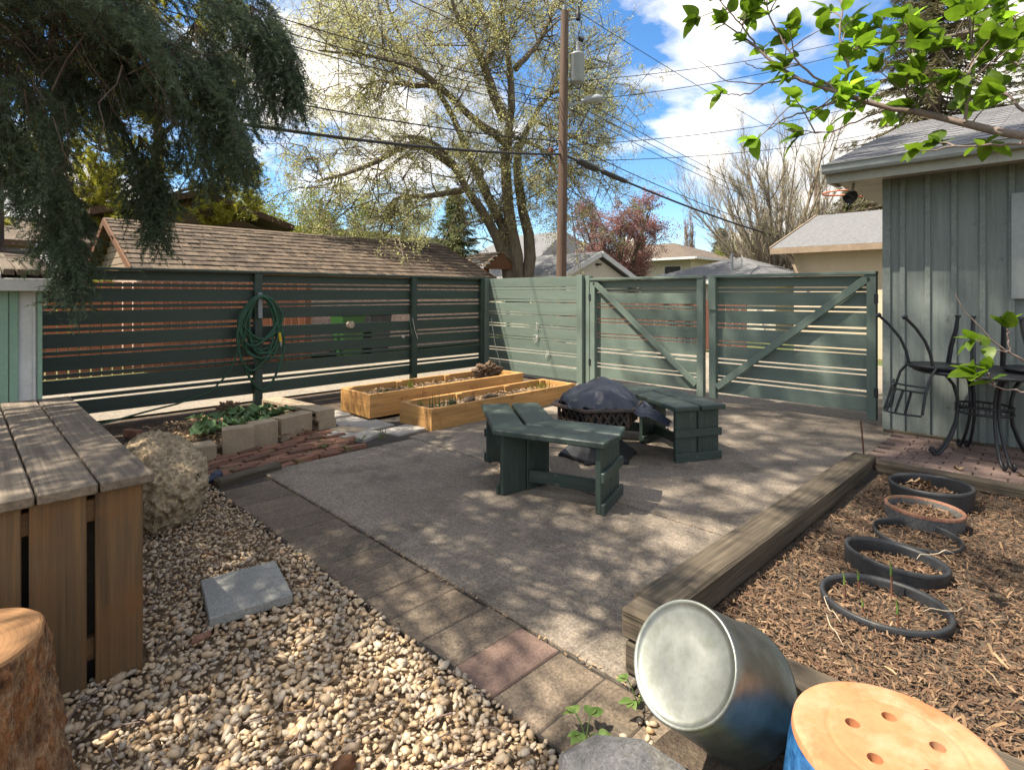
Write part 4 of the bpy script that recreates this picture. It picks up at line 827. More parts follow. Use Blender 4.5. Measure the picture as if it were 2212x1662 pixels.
# ------------------------------------------------------------------ wooden box and stump at the left
bx = root('wooden_box', (-.2, 3.5, 0), 'weathered wooden box with grey plank lid at the left', 'box')
for k in range(5):
    x = .445 - k * .172; plank('lid_board', (x, 2.43, .712), (x, 4.64, .712), .165, .04, W['grey_wood'], bx, (0, 0, 1), .006)
    x = .425 - k * .175; plank('front_board', (x, 2.475, -.02), (x, 2.475, .69), .155 if k else .145, .025, W['brown_wood'], bx, (0, 1, 0), .004)
for z in (.62, .12): plank('rail', (.475, 2.51, z), (-.4, 2.51, z), .08, .04, W['brown_wood'], bx, (0, 1, 0))
for k in range(12): plank('side_board', (.487, 2.55 + k * .172, -.02), (.487, 2.55 + k * .172, .69), .165, .022, W['brown_wood'], bx, (1, 0, 0))
MB().box((-.42, 2.54, -.03), (.465, 4.55, .66)).build('dark_interior', W['dark_gap'], bx)
st = root('tree_stump', (.02, 1.98, 0), 'sawn tree stump with reddish bark in the lower left corner', 'stump')
cx, cy, hr, hz = -.03, 2.10, .215, .46
nA = 110; vs = []; fs = []
prof = [(1.30 - .30 * (k / 24) ** .6, -.06 + .508 * k / 24) for k in range(25)]
for k, (rr, z) in enumerate(prof):
    for j in range(nA):
        a = 2 * math.pi * j / nA
        fz_ = min(1, max(0, (.45 - z) / .07)); r = hr * rr * (1 + .05 * math.sin(3 * a + .5) + .05 * mnoise.noise(Vector((math.cos(a) * 2.5, math.sin(a) * 2.5, z * 3)))) + fz_ * .022 * mnoise.noise(Vector((math.cos(a) * 9, math.sin(a) * 9, z * 14))) + fz_ * .010 * mnoise.noise(Vector((math.cos(a) * 22, math.sin(a) * 22, z * 30)))
        vs.append((cx + r * math.cos(a), cy + r * math.sin(a), z + .0))
for k in range(len(prof) - 1):
    for j in range(nA): fs.append((k * nA + j, k * nA + (j + 1) % nA, (k + 1) * nA + (j + 1) % nA, (k + 1) * nA + j))
MB().add(vs, fs, True).build('bark', W['stump_bark'], st)
top = [Vector(v) for v in vs[-nA:]]; c_ = Vector((cx, cy, 0)); tv = []
for fct, dz in ((.995, -.004), (.965, .008), (.93, .012)): tv += [(c_.x + (p.x - c_.x) * fct, c_.y + (p.y - c_.y) * fct, hz - .012 + dz) for p in top]
tf = [(k * nA + j, k * nA + (j + 1) % nA, (k + 1) * nA + (j + 1) % nA, (k + 1) * nA + j) for k in range(2) for j in range(nA)] + [tuple(range(2 * nA, 3 * nA))]
MB().add(tv, tf).build('sawn_top', W['sawn'], st, origin=(cx - .05, cy - .04, hz))

# ------------------------------------------------------------------ tub, pot, sunken pots
tb = root('galvanised_tub', (1.35, .72, .3), 'dented galvanised tub tipped over against the timbers', 'tub')
ax = Vector((.795, -.129, -.593)).normalized(); tc_ = rd(.445, 1.4575, .440)
m = ax.to_track_quat('Z', 'Y').to_matrix().to_4x4(); m.translation = tc_
MB().lathe([(.0, .010), (.06, .010), (.125, .012), (.139, .008), (.1455, .0), (.1495, .006), (.1515, .05), (.158, .13), (.165, .21), (.170, .275), (.176, .285), (.178, .293), (.174, .30), (.168, .295), (.163, .21), (.150, .04), (.14, .03), (0, .03)], m, 56).build('tub_body', W['galv'], tb)
pot = root('upturned_pot', (1.48, .27, 0), 'upturned terracotta pot with blue glaze and drainage holes', 'pot')
PX, PY, PZ = 1.482, .27, .40
# underside disc with real holes: fan of quads around each hole is cut from a ring grid with bmesh boolean-free approach
hol = [(PX + .085 * math.cos(a), PY + .085 * math.sin(a)) for a in [R_(q) for q in (20, 92, 164, 236, 308)]]
bm = bmesh.new(); nR = 64; rings = [0.0] + [i * .206 / 40 for i in range(1, 41)]; grid = []
for i, r in enumerate(rings):
    if i == 0: grid.append([bm.verts.new((PX, PY, 0))]); continue
    row = []
    for j in range(nR * 2):
        a = math.pi * j / nR; z = 0
        if r > .19: z = -.006 * ((r - .19) / .016) ** 2
        if abs(r - .135) < .004: z = -.003
        row.append(bm.verts.new((PX + r * math.cos(a), PY + r * math.sin(a), z)))
    grid.append(row)
def holed(*q):
    x = sum(v.co.x for v in q) / len(q); y = sum(v.co.y for v in q) / len(q); return any((x - hx_) ** 2 + (y - hy_) ** 2 < .0155 ** 2 for hx_, hy_ in hol)
for i in range(1, len(rings)):
    for j in range(nR * 2):
        j2 = (j + 1) % (nR * 2)
        q = (grid[0][0], grid[1][j], grid[1][j2]) if i == 1 else (grid[i - 1][j], grid[i][j], grid[i][j2], grid[i - 1][j2])
        if not holed(*q): bm.faces.new(q)
for v in bm.verts:
    for hx_, hy_ in hol:
        d = Vector((v.co.x - hx_, v.co.y - hy_)); 
        if d.length < .0195 and d.length > .011 and any(e.is_boundary for e in v.link_edges): d = d.normalized() * .0155; v.co.x = hx_ + d.x; v.co.y = hy_ + d.y
for v in bm.verts: v.co.z += PZ
bmesh.ops.recalc_face_normals(bm, faces=bm.faces); me = bpy.data.meshes.new('pot_base'); bm.to_mesh(me); bm.free()
for v in me.vertices: v.co -= Vector((PX, PY, PZ))
me.polygons.foreach_set('use_smooth', [True] * len(me.polygons)); link('pot_base', me, W['terracotta'], pot, (PX, PY, PZ))
for hx_, hy_ in hol: MB().lathe([(.0155, .0), (.0165, -.02), (.014, -.03)], Matrix.Translation((hx_, hy_, PZ)), 16).build('drain_hole', W['terracotta'], pot)
MB().lathe([(.0, -.032), (.18, -.032)], Matrix.Translation((PX, PY, PZ)), 32).build('inner_base', W['terracotta'], pot)
MB().lathe([(.205, -.006), (.2075, -.010), (.2095, -.022)], Matrix.Translation((PX, PY, PZ)), 64).build('rim_band', W['terracotta'], pot)
MB().lathe([(.2092, -.0215), (.216, -.06), (.226, -.14), (.23, -.22), (.228, -.30), (.222, -.38), (.22, -.42)], Matrix.Translation((PX, PY, PZ)), 64).build('glazed_wall', W['blue_glaze'], pot)
pl_ = ['large black plastic pot sunk in the mulch beside the patio timber', 'terracotta rimmed pot sunk in the mulch, second from the patio', 'black pot with a low rim, middle of the five sunken pots', 'tilted black pot with a high wall, fourth from the patio', 'cracked thin grey pot rim nearest the camera']
for i, (x, y, r, z) in enumerate(POTS):
    ro = root('sunken_pot', (x, y, z), pl_[i], 'pot', 'pots sunk in the mulch bed')
    tilt = Matrix.Translation((x, y, z)) @ Matrix.Rotation((.0, .03, -.02, .10, .03)[i], 4, 'Y') @ Matrix.Rotation((-.04, .02, .03, .06, .0)[i], 4, 'X')
    lip = .016 if i != 2 else .006; m_ = W['black_plastic']; mr_ = W['terracotta'] if i == 1 else m_
    MB().lathe([(r - lip, -.012), (r - lip * .8, .0), (r, .002), (r + .004, -.004), (r + .004, -.018)], tilt, 56).build('rim', mr_ if i != 1 else W['brick'], ro)
    MB().lathe([(r + .003, -.017), (r - .005, -.09), (r - .02, -.2), (r - .035, -.2), (r - lip, -.012)], tilt, 56).build('wall', W['black_plastic'] if i != 1 else W['rock_grey'], ro)
    if i in (0, 3, 1):
        def reg(): 
            a = random.uniform(0, 6.28); q = (r - .03) * math.sqrt(random.random()); return x + q * math.cos(a), y + q * math.sin(a)
        zi = z - (.085, .055, 0, .085)[i]
        MB().lathe([(0, 0), (r - .02, 0)], Matrix.Translation((x, y, zi - .01)), 24).build('potting_soil', W['soil'], ro)
        V, F = chips(420, reg, (.01, .035), lambda a, b: zi, .015); tag(link('bark_fill', npmesh('bark_fill', V, F), W['chip'], ro), kind='stuff')
for i, (x, y, h) in enumerate(((2.72, .68, .13), (2.93, .55, .15), (2.62, .47, .13), (2.86, .66, .10), (2.67, .60, .07))):
    sp = root('lily_shoot', (x, y, .07), ['reddish shoot in the nearest pot ring, left side', 'tallest green tipped shoot in the nearest pot ring', 'red stemmed shoot in the sun, front of the nearest pot ring', 'thin shoot at the back of the nearest pot ring', 'short shoot low in the nearest pot ring'][i], 'plant')
    p = Vector((x, y, .05)); MB().tube([p, p + Vector((.004, .002, h * .5)), p + Vector((.0, .004, h * .72))], [.0045, .004, .004], 6).build('stem', W['rust'], sp)
    MB().tube([p + Vector((.0, .004, h * .7)), p + Vector((.003, .004, h * .9)), p + Vector((.0, .008, h * 1.15))], [.0045, .0045, .001], 6).build('tip', W['herb_leaf'], sp)
tw = MB()
for (a, b, c) in (((2.42, .62, .13), (2.52, .70, .12), (2.62, .72, .12)), ((2.95, .28, .09), (2.85, .33, .12), (2.80, .42, .10)), ((3.35, .38, .17), (3.28, .45, .17), (3.18, .5, .16)), ((2.3, .58, .11), (2.38, .66, .14), (2.46, .66, .12))):
    p = [Vector(a), Vector(b), Vector(c)]; p = [p[0].lerp(p[1], .0), p[0].lerp(p[1], .35) + Vector((.01, .008, .012)), p[1].lerp(p[0], .25), p[1].lerp(p[2], .25), p[1].lerp(p[2], .6) + Vector((0, .012, .008)), p[2]]; tw.tube(p, [.001, .0022, .0024, .0022, .002, .001], 5)
tag(tw.build('raffia_strips', W['raffia']), 'pale raffia strips lying over the pot rims', 'strips', kind='stuff')
def herb(label, c, n, s, m='herb_leaf'):
    r = root('goutweed_plant', c, label, 'plant'); c = Vector(c)
    for i in range(n):
        a = 6.28 * i / n + random.uniform(-.4, .4); h = s * random.uniform(.7, 1.5); t = c + Vector((math.cos(a) * s * .8, math.sin(a) * s * .8, h))
        MB().tube([c, c.lerp(t, .5) + Vector((0, 0, .2 * s)), t], .0022, 5).build('stem', W['herb_leaf'], r)
        for k in (-.7, 0, .7):
            d = Vector((math.cos(a + k), math.sin(a + k), .15)); o = link('leaf', hl[i % 2], W[m], r, t, orient(d, (random.uniform(-.3, .3), random.uniform(-.3, .3), 1))); q = s / .06 * random.uniform(.8, 1.1); o.scale = (q, q, q)
    return r
hl = [leaf_mesh(.055, .017, .3, .2, .1, 6), leaf_mesh(.048, .019, .25, .3, .1, 6)]
herb('variegated leaves between the tub and the terracotta pot', (1.70, .52, .16), 5, .075)
herb('variegated leaves sprouting at the paver end', (1.40, 1.07, .0), 4, .055)
herb('green leaves under the tub beside the timber end', (1.62, 1.02, .02), 4, .05)
herb('leafy sprouts in front of the tub', (1.30, .52, .08), 5, .06)
herb('yellow green sprouts left of the blue pot', (1.22, .30, .14), 5, .07, 'shrub_leaf')
herb('green leaves low beside the granite rock', (1.10, .60, .05), 5, .05)
herb('small weed growing between the bricks', (2.72, 4.75, .0), 4, .035)
herb('weed tuft at the corner of the concrete', (2.35, 4.78, .0), 4, .035)
blade_plant('weed', 'upright weed at the edge of the pale slabs', (2.93, 4.70, .0), 9, .10, .004, W['herb_leaf'], .03)
cone = lump('pine_cone', 'orange brown pine cone on the pebbles', (.80, 1.50, .02), .026, W['orange_wood'], 'pine cone', 5, .4, 6, 3, (1.4, 1, .9)); 
lump('pine_cone', 'dark red brown cone beside the grey slab', (.70, 2.48, .01), .02, W['brick'], 'pine cone', 8, .4, 6, 3, (2.0, .8, .8))

# ------------------------------------------------------------------ benches and the fire pit
def offset_poly(p, d):
    n1 = Vector((-(p[1] - p[0]).y, (p[1] - p[0]).x)).normalized(); n2 = Vector((-(p[2] - p[1]).y, (p[2] - p[1]).x)).normalized()
    b = (n1 + n2); b = b / b.dot(n1); return [p[0] + n1 * d, p[1] + b * d, p[2] + n2 * d]
def make_bench(label):
    P = [Vector((.22, -.66)), Vector((0, 0)), Vector((.46, .62))]      # right end, bend, far end, around the bend
    r = root('bench', (0, 0, 0), label, 'bench', 'bent benches around the fire pit'); zt = .468; th = .042
    for (da, db) in ((-.245, -.012), (.012, .245)):
        A = offset_poly(P, da); B = offset_poly(P, db)
        for s in (0, 1):
            q = [A[s], A[s + 1], B[s + 1], B[s]]; e = (P[s + 1] - P[s]).normalized() * .0015
            q = [q[0] + e, q[1] - e, q[2] - e, q[3] + e]; ln = (P[s + 1] - P[s]).normalized() * .03
            if s == 0: q = [q[0] + (ln if abs(da) > .1 else ln * 0), q[1], q[2], q[3] + (ln if abs(db) > .1 else ln * 0)]
            MB().prism([(v.x, v.y) for v in q][::-1] if ((q[1] - q[0]).cross(q[2] - q[1]) < 0) else [(v.x, v.y) for v in q], zt - th, zt).build('seat_plank', W['bench_green'], r, bevel=.008)
    def leg(c, d, n, out):
        d3 = Vector((d.x, d.y, 0)); n3 = Vector((n.x, n.y, 0)); c3 = Vector((c.x, c.y, 0))
        for s in (-1, 1): plank('leg', c3 + n3 * s * .108, c3 + n3 * s * .108 + Vector((0, 0, zt - th - .001)), .205, .038, W['bench_green'], r, up=d3, bev=.005)
        for z, w in ((.035, .07), (.235, .065)):
            if z > .1 and out is None: continue
            o_ = d3 * (.033 if out is None else .033 * out)
            plank('cross_piece', c3 - n3 * .225 + o_ + Vector((0, 0, z)), c3 + n3 * .225 + o_ + Vector((0, 0, z)), w, .026, W['bench_green'], r, up=d3, bev=.004)
    d1 = (P[1] - P[0]).normalized(); n1 = Vector((-d1.y, d1.x)); d2 = (P[2] - P[1]).normalized(); n2 = Vector((-d2.y, d2.x)); db = (d1 + d2).normalized(); nb = Vector((-db.y, db.x))
    a = P[0] + d1 * .085; b = P[1] + Vector((0, 0)); c = P[2] - d2 * .075
    leg(a, d1, n1, -1); leg(b, db, nb, None); leg(c, d2, n2, 1)
    for p, q in ((a, b), (b, c)):
        e = (q - p).normalized() * .035; plank('stretcher', (p.x + e.x, p.y + e.y, .105), (q.x - e.x, q.y - e.y, .105), .085, .035, W['bench_green'], r, up=(-e.y, e.x, 0))
    plank('apron', (a.x + d1.x * .05, a.y + d1.y * .05, .39), (b.x - d1.x * .05, b.y - d1.y * .05, .39), .06, .03, W['bench_green'], r, up=(n1.x, n1.y, 0))
    return r
b1 = make_bench('bent dark green plank bench nearest the camera'); b2 = copy_tree(b1)
b1.location = (2.89, 2.755, 0); b2.location = (4.77, 2.84, 0); b2.rotation_euler = (0, 0, R_(-172)); b2['label'] = 'bent dark green plank bench on the far side of the fire pit'
fp = root('fire_pit', (3.96, 2.90, 0), 'rusty hexagonal metal fire pit with lattice sides between the benches', 'fire pit')
FC = Vector((3.96, 2.90, 0)); T = Matrix.Translation(FC); a0 = R_(225 + 30 + 6)
MB().lathe([(.325, .0), (.34, .015), (.335, .035), (.27, .075), (.22, .12), (.20, .17)], T, 6, False, a0).build('base', W['black_iron'], fp)
MB().lathe([(.20, .168), (.22, .22), (.29, .285), (.335, .30)], T, 6, False, a0).build('pedestal', W['pit_rust'], fp)
MB().lathe([(.30, .285), (.315, .36), (.315, .43), (.29, .43), (.15, .33), (0, .32)], T, 6, False, a0).build('bowl', W['black_iron'], fp)
MB().lathe([(.325, .425), (.405, .435), (.415, .445), (.412, .462), (.39, .466), (.31, .448)], T, 6, False, a0).build('rim', W['pit_rust'], fp)
MB().lathe([(.335, .298), (.35, .300), (.35, .318), (.335, .318)], T, 6, False, a0).build('lower_band', W['pit_rust'], fp)
for s in range(6):
    A = FC + Vector((math.cos(a0 + s * math.pi / 3), math.sin(a0 + s * math.pi / 3), 0)) * .345; B = FC + Vector((math.cos(a0 + (s + 1) * math.pi / 3), math.sin(a0 + (s + 1) * math.pi / 3), 0)) * .345
    nrm = ((A + B) / 2 - FC).normalized(); lt = MB()
    for k in range(5):
        p = A.lerp(B, k / 5); q = A.lerp(B, (k + 1) / 5)
        lt.bar(p + Vector((0, 0, .315)), q + Vector((0, 0, .425)), .018, .006, nrm); lt.bar(p + Vector((0, 0, .425)) + nrm * .004, q + Vector((0, 0, .315)) + nrm * .004, .018, .006, nrm)
    lt.build('lattice_panel', W['pit_rust'], fp)
    MB().tube([A + Vector((0, 0, .30)), A + Vector((0, 0, .43))], .014, 6).build('corner_post', W['pit_rust'], fp)
    pf = FC + (A - FC) * .93; MB().tube([pf, pf + Vector((0, 0, .02))], .03, 8).build('foot', W['black_iron'], fp)
# crumpled plastic sheet lying over the pit
vs = []; fs = []; nr, na = 44, 110; rt = Vector((1, -1, 0)).normalized(); fw = Vector((1, 1, 0)).normalized()
def ridge(p, f, o): return 1 - abs(mnoise.noise(p * f + Vector((o, o * .7, 2.1)))) * 2
for i in range(nr + 1):
    t = i / nr
    for j in range(na):
        a = 2 * math.pi * j / na; dr = math.cos(a); df = math.sin(a)
        flap = max(0, math.cos(a + .18)) ** 5
        R0 = .335 + .30 * flap + .035 * mnoise.noise(Vector((dr * 2.2, df * 2.2, 5))) + .02 * mnoise.noise(Vector((dr * 6, df * 6, 9)))
        r = R0 * t; p = Vector((dr * r, df * r, 0))
        h = .455 + .150 * max(0, 1 - (r / .36) ** 2.4) ** .7 + .055 * math.exp(-((p.x - .06) ** 2 / .03 + (p.y - .07) ** 2 / .01))
        ex = max(0, r - .36); h -= ex * ex * 1.3 + ex * .22
        w_ = math.sin(min(1, t * 1.15) * math.pi * .5)
        h += w_ * (.044 * (ridge(Vector((p.x * .6, p.y * 1.1, 0)), 3.6, 1.3) - .55) + .020 * (ridge(Vector((p.x, p.y * .7, 0)), 8, 4.1) - .5) + .004 * (ridge(p, 19, 7.7) - .5))
        if t > .93: h -= (t - .93) * .45 * (1 - flap)
        q = FC + rt * p.x + fw * p.y; vs.append((q.x, q.y, max(h, .452 if r < .40 else .30)))
for i in range(nr):
    for j in range(na): fs.append((i * na + j, (i + 1) * na + j, (i + 1) * na + (j + 1) % na, i * na + (j + 1) % na))
o = MB().add(vs, fs, True).build('plastic_sheet', W['tarp']); tag(o, 'crumpled black plastic sheet draped over the fire pit', 'plastic sheet')
sm_ = o.modifiers.new('thickness', 'SOLIDIFY'); sm_.thickness = .003

# ------------------------------------------------------------------ iron table with two upturned chairs
TX, TY = 6.16, .50
tbl = root('patio_table', (TX, TY, 0), 'round black iron patio table against the house wall', 'table'); T = Matrix.Translation((TX, TY, 0))
MB().lathe([(0, .735), (.46, .735), (.485, .728), (.495, .735), (.497, .748), (.488, .758), (.46, .756), (0, .756)], T, 48).build('table_top', W['black_iron'], tbl)
for a in (119, 209, 299, 29):
    a = R_(a); d = Vector((math.cos(a), math.sin(a), 0)); s = Vector((-d.y, d.x, 0)); pr_ = [(.36, .735), (.27, .70), (.215, .62), (.19, .52), (.185, .42), (.20, .30), (.24, .18), (.29, .08), (.33, .03), (.365, .022), (.385, .045), (.375, .068), (.355, .06)]
    for o_ in (-.02, .02): MB().tube([Vector((TX, TY, 0)) + d * (p + (.006 if o_ > 0 else 0)) + s * o_ * (1.5 - .9 * min(1, z_ / .4)) + Vector((0, 0, z_)) for p, z_ in pr_], .0125, 8).build('leg', W['black_iron'], tbl)
for z in (.40, .455): MB().tube([Vector((TX + .19 * math.cos(a), TY + .19 * math.sin(a), z)) for a in np.linspace(0, 2 * math.pi, 33)], .010, 6, cap=False).build('brace_ring', W['black_iron'], tbl)
sc = MB()
for k in range(16):
    a = 6.283 * k / 16; c_ = Vector((TX + .19 * math.cos(a), TY + .19 * math.sin(a), .4275)); sc.tube([c_ + Vector((0, 0, .026 * math.sin(b))) + Vector((-math.sin(a), math.cos(a), 0)) * .026 * math.cos(b) for b in np.linspace(0, 6.28, 11)], .004, 5, cap=False)
sc.build('brace_scroll', W['black_iron'], tbl)
def make_chair(label):
    """built upside down: seat face on z=0, legs up, back hanging below; back towards -Y"""
    r = root('upturned_chair', (0, 0, 0), label, 'chair', 'chairs upturned on the table'); m_ = W['black_iron']
    MB().lathe([(0, .0), (.20, .0), (.222, .006), (.225, .02), (.21, .034), (.17, .036), (0, .036)], Matrix.Diagonal((1, .98, 1, 1)), 36).build('seat', m_, r)
    MB().tube([Vector((.23 * math.cos(a), .225 * math.sin(a), .028)) for a in np.linspace(0, 6.283, 33)], .011, 6, cap=False).build('seat_ring', m_, r)
    for s in (-1, 1):
        MB().tube([(s * .16, -.15, .02), (s * .165, -.175, .14), (s * .17, -.22, .25), (s * .18, -.30, .36), (s * .19, -.39, .45)], .0125, 8).build('leg', m_, r)
        MB().tube([(s * .19, -.385, .444), (s * .19, -.40, .462)], .022, 10).build('foot_pad', m_, r)
        for k in (-.016, .016): MB().tube([(s * .15 + k, .17, .03), (s * .13 + k, .18, .18), (s * .10 + k * .7, .20, .33), (s * .09 + k * .4, .21, .445)], .010, 6).build('leg', m_, r)
        MB().tube([(s * .09, .21, .44), (s * .09, .21, .458)], .022, 10).build('foot_pad', m_, r)
        MB().tube([(s * .185, -.14, .03), (s * .205, -.20, -.05), (s * .21, -.245, -.2), (s * .215, -.27, -.36)], .011, 8).build('back_upright', m_, r)
    for z, yy, e in ((-.13, -.245, .10), (-.175, -.25, .105), (-.37, -.27, .16)):
        MB().tube([(x, yy - e * (1 - (x / .215) ** 2), z) for x in np.linspace(-.213, .213, 13)], .009, 6).build('back_rail', m_, r)
    for x in (-.14, -.08, 0, .08, .14):
        q = 1 - (x / .215) ** 2; plank('back_slat', (x, -.25 - .105 * q, -.175), (x, -.27 - .16 * q, -.37), .028, .006, m_, r, up=(0, 1, 0), bev=0)
    return r
ch = make_chair('upturned iron chair on the table, its slatted back hanging over the left edge'); ch2 = copy_tree(ch)
ch.location = (5.98, .78, .758); ch.rotation_euler = (0, 0, R_(45 + 180 - 5)); ch2.location = (6.24, .16, .758); ch2.rotation_euler = (0, 0, R_(40)); ch2['label'] = 'upturned iron chair on the right of the table, partly out of the picture'
# rotate so that the back (-Y) of the first chair points to the photo's left

# ------------------------------------------------------------------ hose, cords on the fences
hz_ = root('garden_hose', (2.86, FY - .12, 1.2), 'coiled green garden hose hanging on the fence post', 'hose')
hc = MB(); hook = Vector((2.86, FY - .12, 1.36))
pts = []
for lp in range(12):
    w_ = random.uniform(.18, .29); hgt = random.uniform(.55, 1.02); ox = random.uniform(-.05, .05); yo = random.uniform(-.035, .035)
    if lp == 11: w_, hgt = .30, 1.20
    for k in range(26):
        a = 2 * math.pi * k / 26
        x = math.sin(a) * w_ * (1 - .25 * max(0, math.cos(a))); z = (math.cos(a) - 1) * hgt / 2 * (1 + .05 * math.sin(3 * a + lp))
        pts.append(hook + Vector((x + ox * (1 - math.cos(a)), yo + random.gauss(0, .002), z + .012 * (lp % 3))))
hc.tube(pts, .016, 7); hc.build('coil', W['hose'], hz_)
pts = [hook + Vector(p) for p in ((-.23, .03, -.25), (-.27, .0, -.55), (-.32, -.03, -.75), (-.40, -.03, -.95), (-.62, -.03, -1.17), (-1.0, -.05, -1.27), (-1.35, -.1, -1.31), (-1.6, -.22, -1.33), (-1.85, -.35, -1.34))]
MB().tube(pts, .011, 6).build('tail', W['hose'], hz_)
MB().tube([hook + Vector(p) for p in ((.22, -.05, -.48), (.235, -.055, -.60))], .02, 10).build('nozzle', W['yellow'], hz_)
MB().tube([hook + Vector(p) for p in ((.235, -.055, -.60), (.24, -.055, -.66))], .013, 8).build('coupling', W['steel_grey'], hz_)
MB().box((2.835, FY - .10, 1.08), (2.885, FY - .048, 1.42)).build('hanger', W['steel_grey'], hz_)
for i, (px, py, lab) in enumerate(((1160, 700, 'upper twist of white twine tied to the gate side fence'), (1155, 724, 'middle knot of white twine on the gate side fence'), (1180, 758, 'lower twist of white twine near the gate post'))):
    k_ = (px - 1106) / 1200; D = FX * S2 / (1 + k_); p = at(px, py, D); p.x = FX + .045; mb = MB()
    for q in range(4): mb.tube([p + Vector((-.012, random.uniform(-.01, .01), 0)), p + Vector((-.02, random.uniform(-.06, .06), random.uniform(-.03, .05))), p + Vector((-.015, random.uniform(-.06, .06), -random.uniform(.05, .14)))], .003, 5)
    tag(mb.build('twine_knot', W['cord']), lab, 'twine', 'twine knots on the fence')
mb = MB().tube([(FX - .05, 7.45, .95), (FX - .06, 7.36, .55), (FX - .05, 7.22, .12)], .005, 5); tag(mb.build('white_cord', W['cord']), 'white cord hanging down by the fence corner', 'cord')
mb = MB().tube([(5.32, FY - .05, 1.0), (5.36, FY - .06, .8), (5.42, FY - .06, .66)], .005, 5); tag(mb.build('white_cord', W['cord']), 'white cord looped on the middle post of the long fence', 'cord')
o = lump('paper_scrap', 'torn pale scrap stuck on the long fence', (4.25, FY + .040, .93), .07, W['raffia'], 'scrap', 9, .5, 3, 3, (1, .12, .75)); o = lump('paper_scrap', 'small pale scrap on the lower fence board', (5.2, FY + .040, .70), .03, W['cord'], 'scrap', 13, .5, 3, 2, (1, .2, .75))
# fallen leaves by the table
lf = leaf_mesh(.09, .03, .5, .5, .4, 7)
for i, (x, y) in enumerate(((5.75, .22), (6.5, .75), (5.6, .6), (6.3, -.1))):
    o = link('dry_leaf', lf, W['dead_leaf'], None, (x, y, .015), (random.uniform(-.4, .4), random.uniform(-.4, .2), random.uniform(0, 6))); tag(o, ['dry brown leaf beside the right table foot', 'dry brown leaf against the house wall', 'dry brown leaf in front of the patio table', 'dry brown leaf under the patio table'][i], 'leaf')
o = link('dry_leaf', lf, W['dead_leaf'], None, (4.70, .66, .09), (.3, -.5, 2)); o.scale = (1.6, 1.6, 1.6); tag(o, 'big curled dry leaf in the far sunken pot', 'leaf')
# ------------------------------------------------------------------ utility pole and wires
PO = rd(1.22, 14.0, 0); PB = Vector((PO.x, PO.y, -.1)); lean = Vector((.09, -.09, 0)) * .9
def pole_at(z): return Vector((PO.x, PO.y, z)) + lean * (z / 9.0)
up_ = root('utility_pole', (PO.x, PO.y, 0), 'tall brown wooden utility pole carrying a grey transformer', 'utility pole')
MB().tube([pole_at(z) for z in (-.1, 2, 4, 6, 8.52)], [.132, .127, .119, .111, .10], 20).build('pole', W['pole_wood'], up_)
RT = Vector((1, -1, 0)).normalized(); FW = Vector((1, 1, 0)).normalized()
tp = pole_at(7.05) + RT * .34
tr_ = root('transformer', tp - Vector((0, 0, .5)), 'grey drum transformer hung on the utility pole', 'transformer')
T = Matrix.Translation(tp - Vector((0, 0, .45)))
MB().lathe([(0, .12), (.15, .12), (.178, .15), (.178, .79), (.187, .80), (.187, .83), (.15, .86), (0, .88)], T, 28).build('tank', W['steel_grey'], tr_)
MB().lathe([(.05, .87), (.07, .97), (.05, 1.0), (.07, 1.04), (.05, 1.08), (.065, 1.12), (.04, 1.17), (.03, 1.25), (.0, 1.27)], T, 14).build('bushing', W['steel_grey'], tr_)
MB().tube([tp + Vector((0, 0, .8)) + RT * .02, tp + Vector((0, 0, .74)) + RT * .16], .06, 10).build('arrester', W['wire'], tr_)
for z in (.0, .55): MB().box((-.30, -.06, z - .05), (-.22, .06, z + .05), Matrix.Translation(tp - Vector((0, 0, .25))) @ Matrix.Rotation(R_(-45), 4, 'Z')).build('bracket', W['steel_grey'], tr_)
MB().tube([tp + Vector((0, 0, .8)), tp + Vector((0, 0, 1.2)) + RT * .12, pole_at(8.4) + RT * .3], .012, 6).build('drop_lead', W['wire'], tr_)
ins = MB().lathe([(.03, 0), (.07, .02), (.03, .05), (.08, .08), (.03, .11), (.06, .14), (0, .2)], Matrix.Translation(pole_at(8.52)), 14).build('insulator', W['steel_grey'], up_)
MB().tube([pole_at(8.3) + RT * .1, pole_at(8.35) + RT * .32], .03, 8).build('bracket_arm', W['steel_grey'], up_)
MB().lathe([(.05, 0), (.075, .04), (.05, .08), (.075, .12), (.05, .16), (.04, .34)], Matrix.Translation(pole_at(8.3) + RT * .34), 12).build('insulator', W['wire'], up_)
for z in (6.45, 6.2, 5.95): MB().tube([pole_at(z) + RT * .14, pole_at(z) + RT * .20], .05, 10).build('rack_spool', W['steel_grey'], up_)
lm = root('street_lamp', pole_at(6.2) + RT * .2, 'grey street lamp head on a short arm of the utility pole', 'street lamp')
MB().tube([pole_at(6.12) + RT * .12, pole_at(6.2) + RT * .35, pole_at(6.24) + RT * .55], .028, 8).build('arm', W['steel_grey'], lm)
T = frame(pole_at(6.24) + RT * .45, pole_at(6.34) + RT * .98)[0]
vs = []; 
for x, w_, h0, h1 in ((0, .06, -.03, .05), (.15, .13, -.07, .09), (.4, .16, -.10, .09), (.55, .10, -.06, .03)):
    vs += [T @ Vector(p) for p in ((x, -w_, h0 * .4), (x, -w_ * .7, h1), (x, w_ * .7, h1), (x, w_, h0 * .4), (x, 0, h0))]
fs = [(i * 5 + j, i * 5 + (j + 1) % 5, (i + 1) * 5 + (j + 1) % 5, (i + 1) * 5 + j) for i in range(3) for j in range(5)] + [(4, 3, 2, 1, 0), (15, 16, 17, 18, 19)]
MB().add(vs, fs, True).build('lamp_head', W['steel_grey'], lm)
MB().box((-.06, -.05, -.06), (.06, .05, .06), Matrix.Translation(pole_at(5.02) - RT * .30)).build('junction_box', W['rust'], up_, bevel=.02)
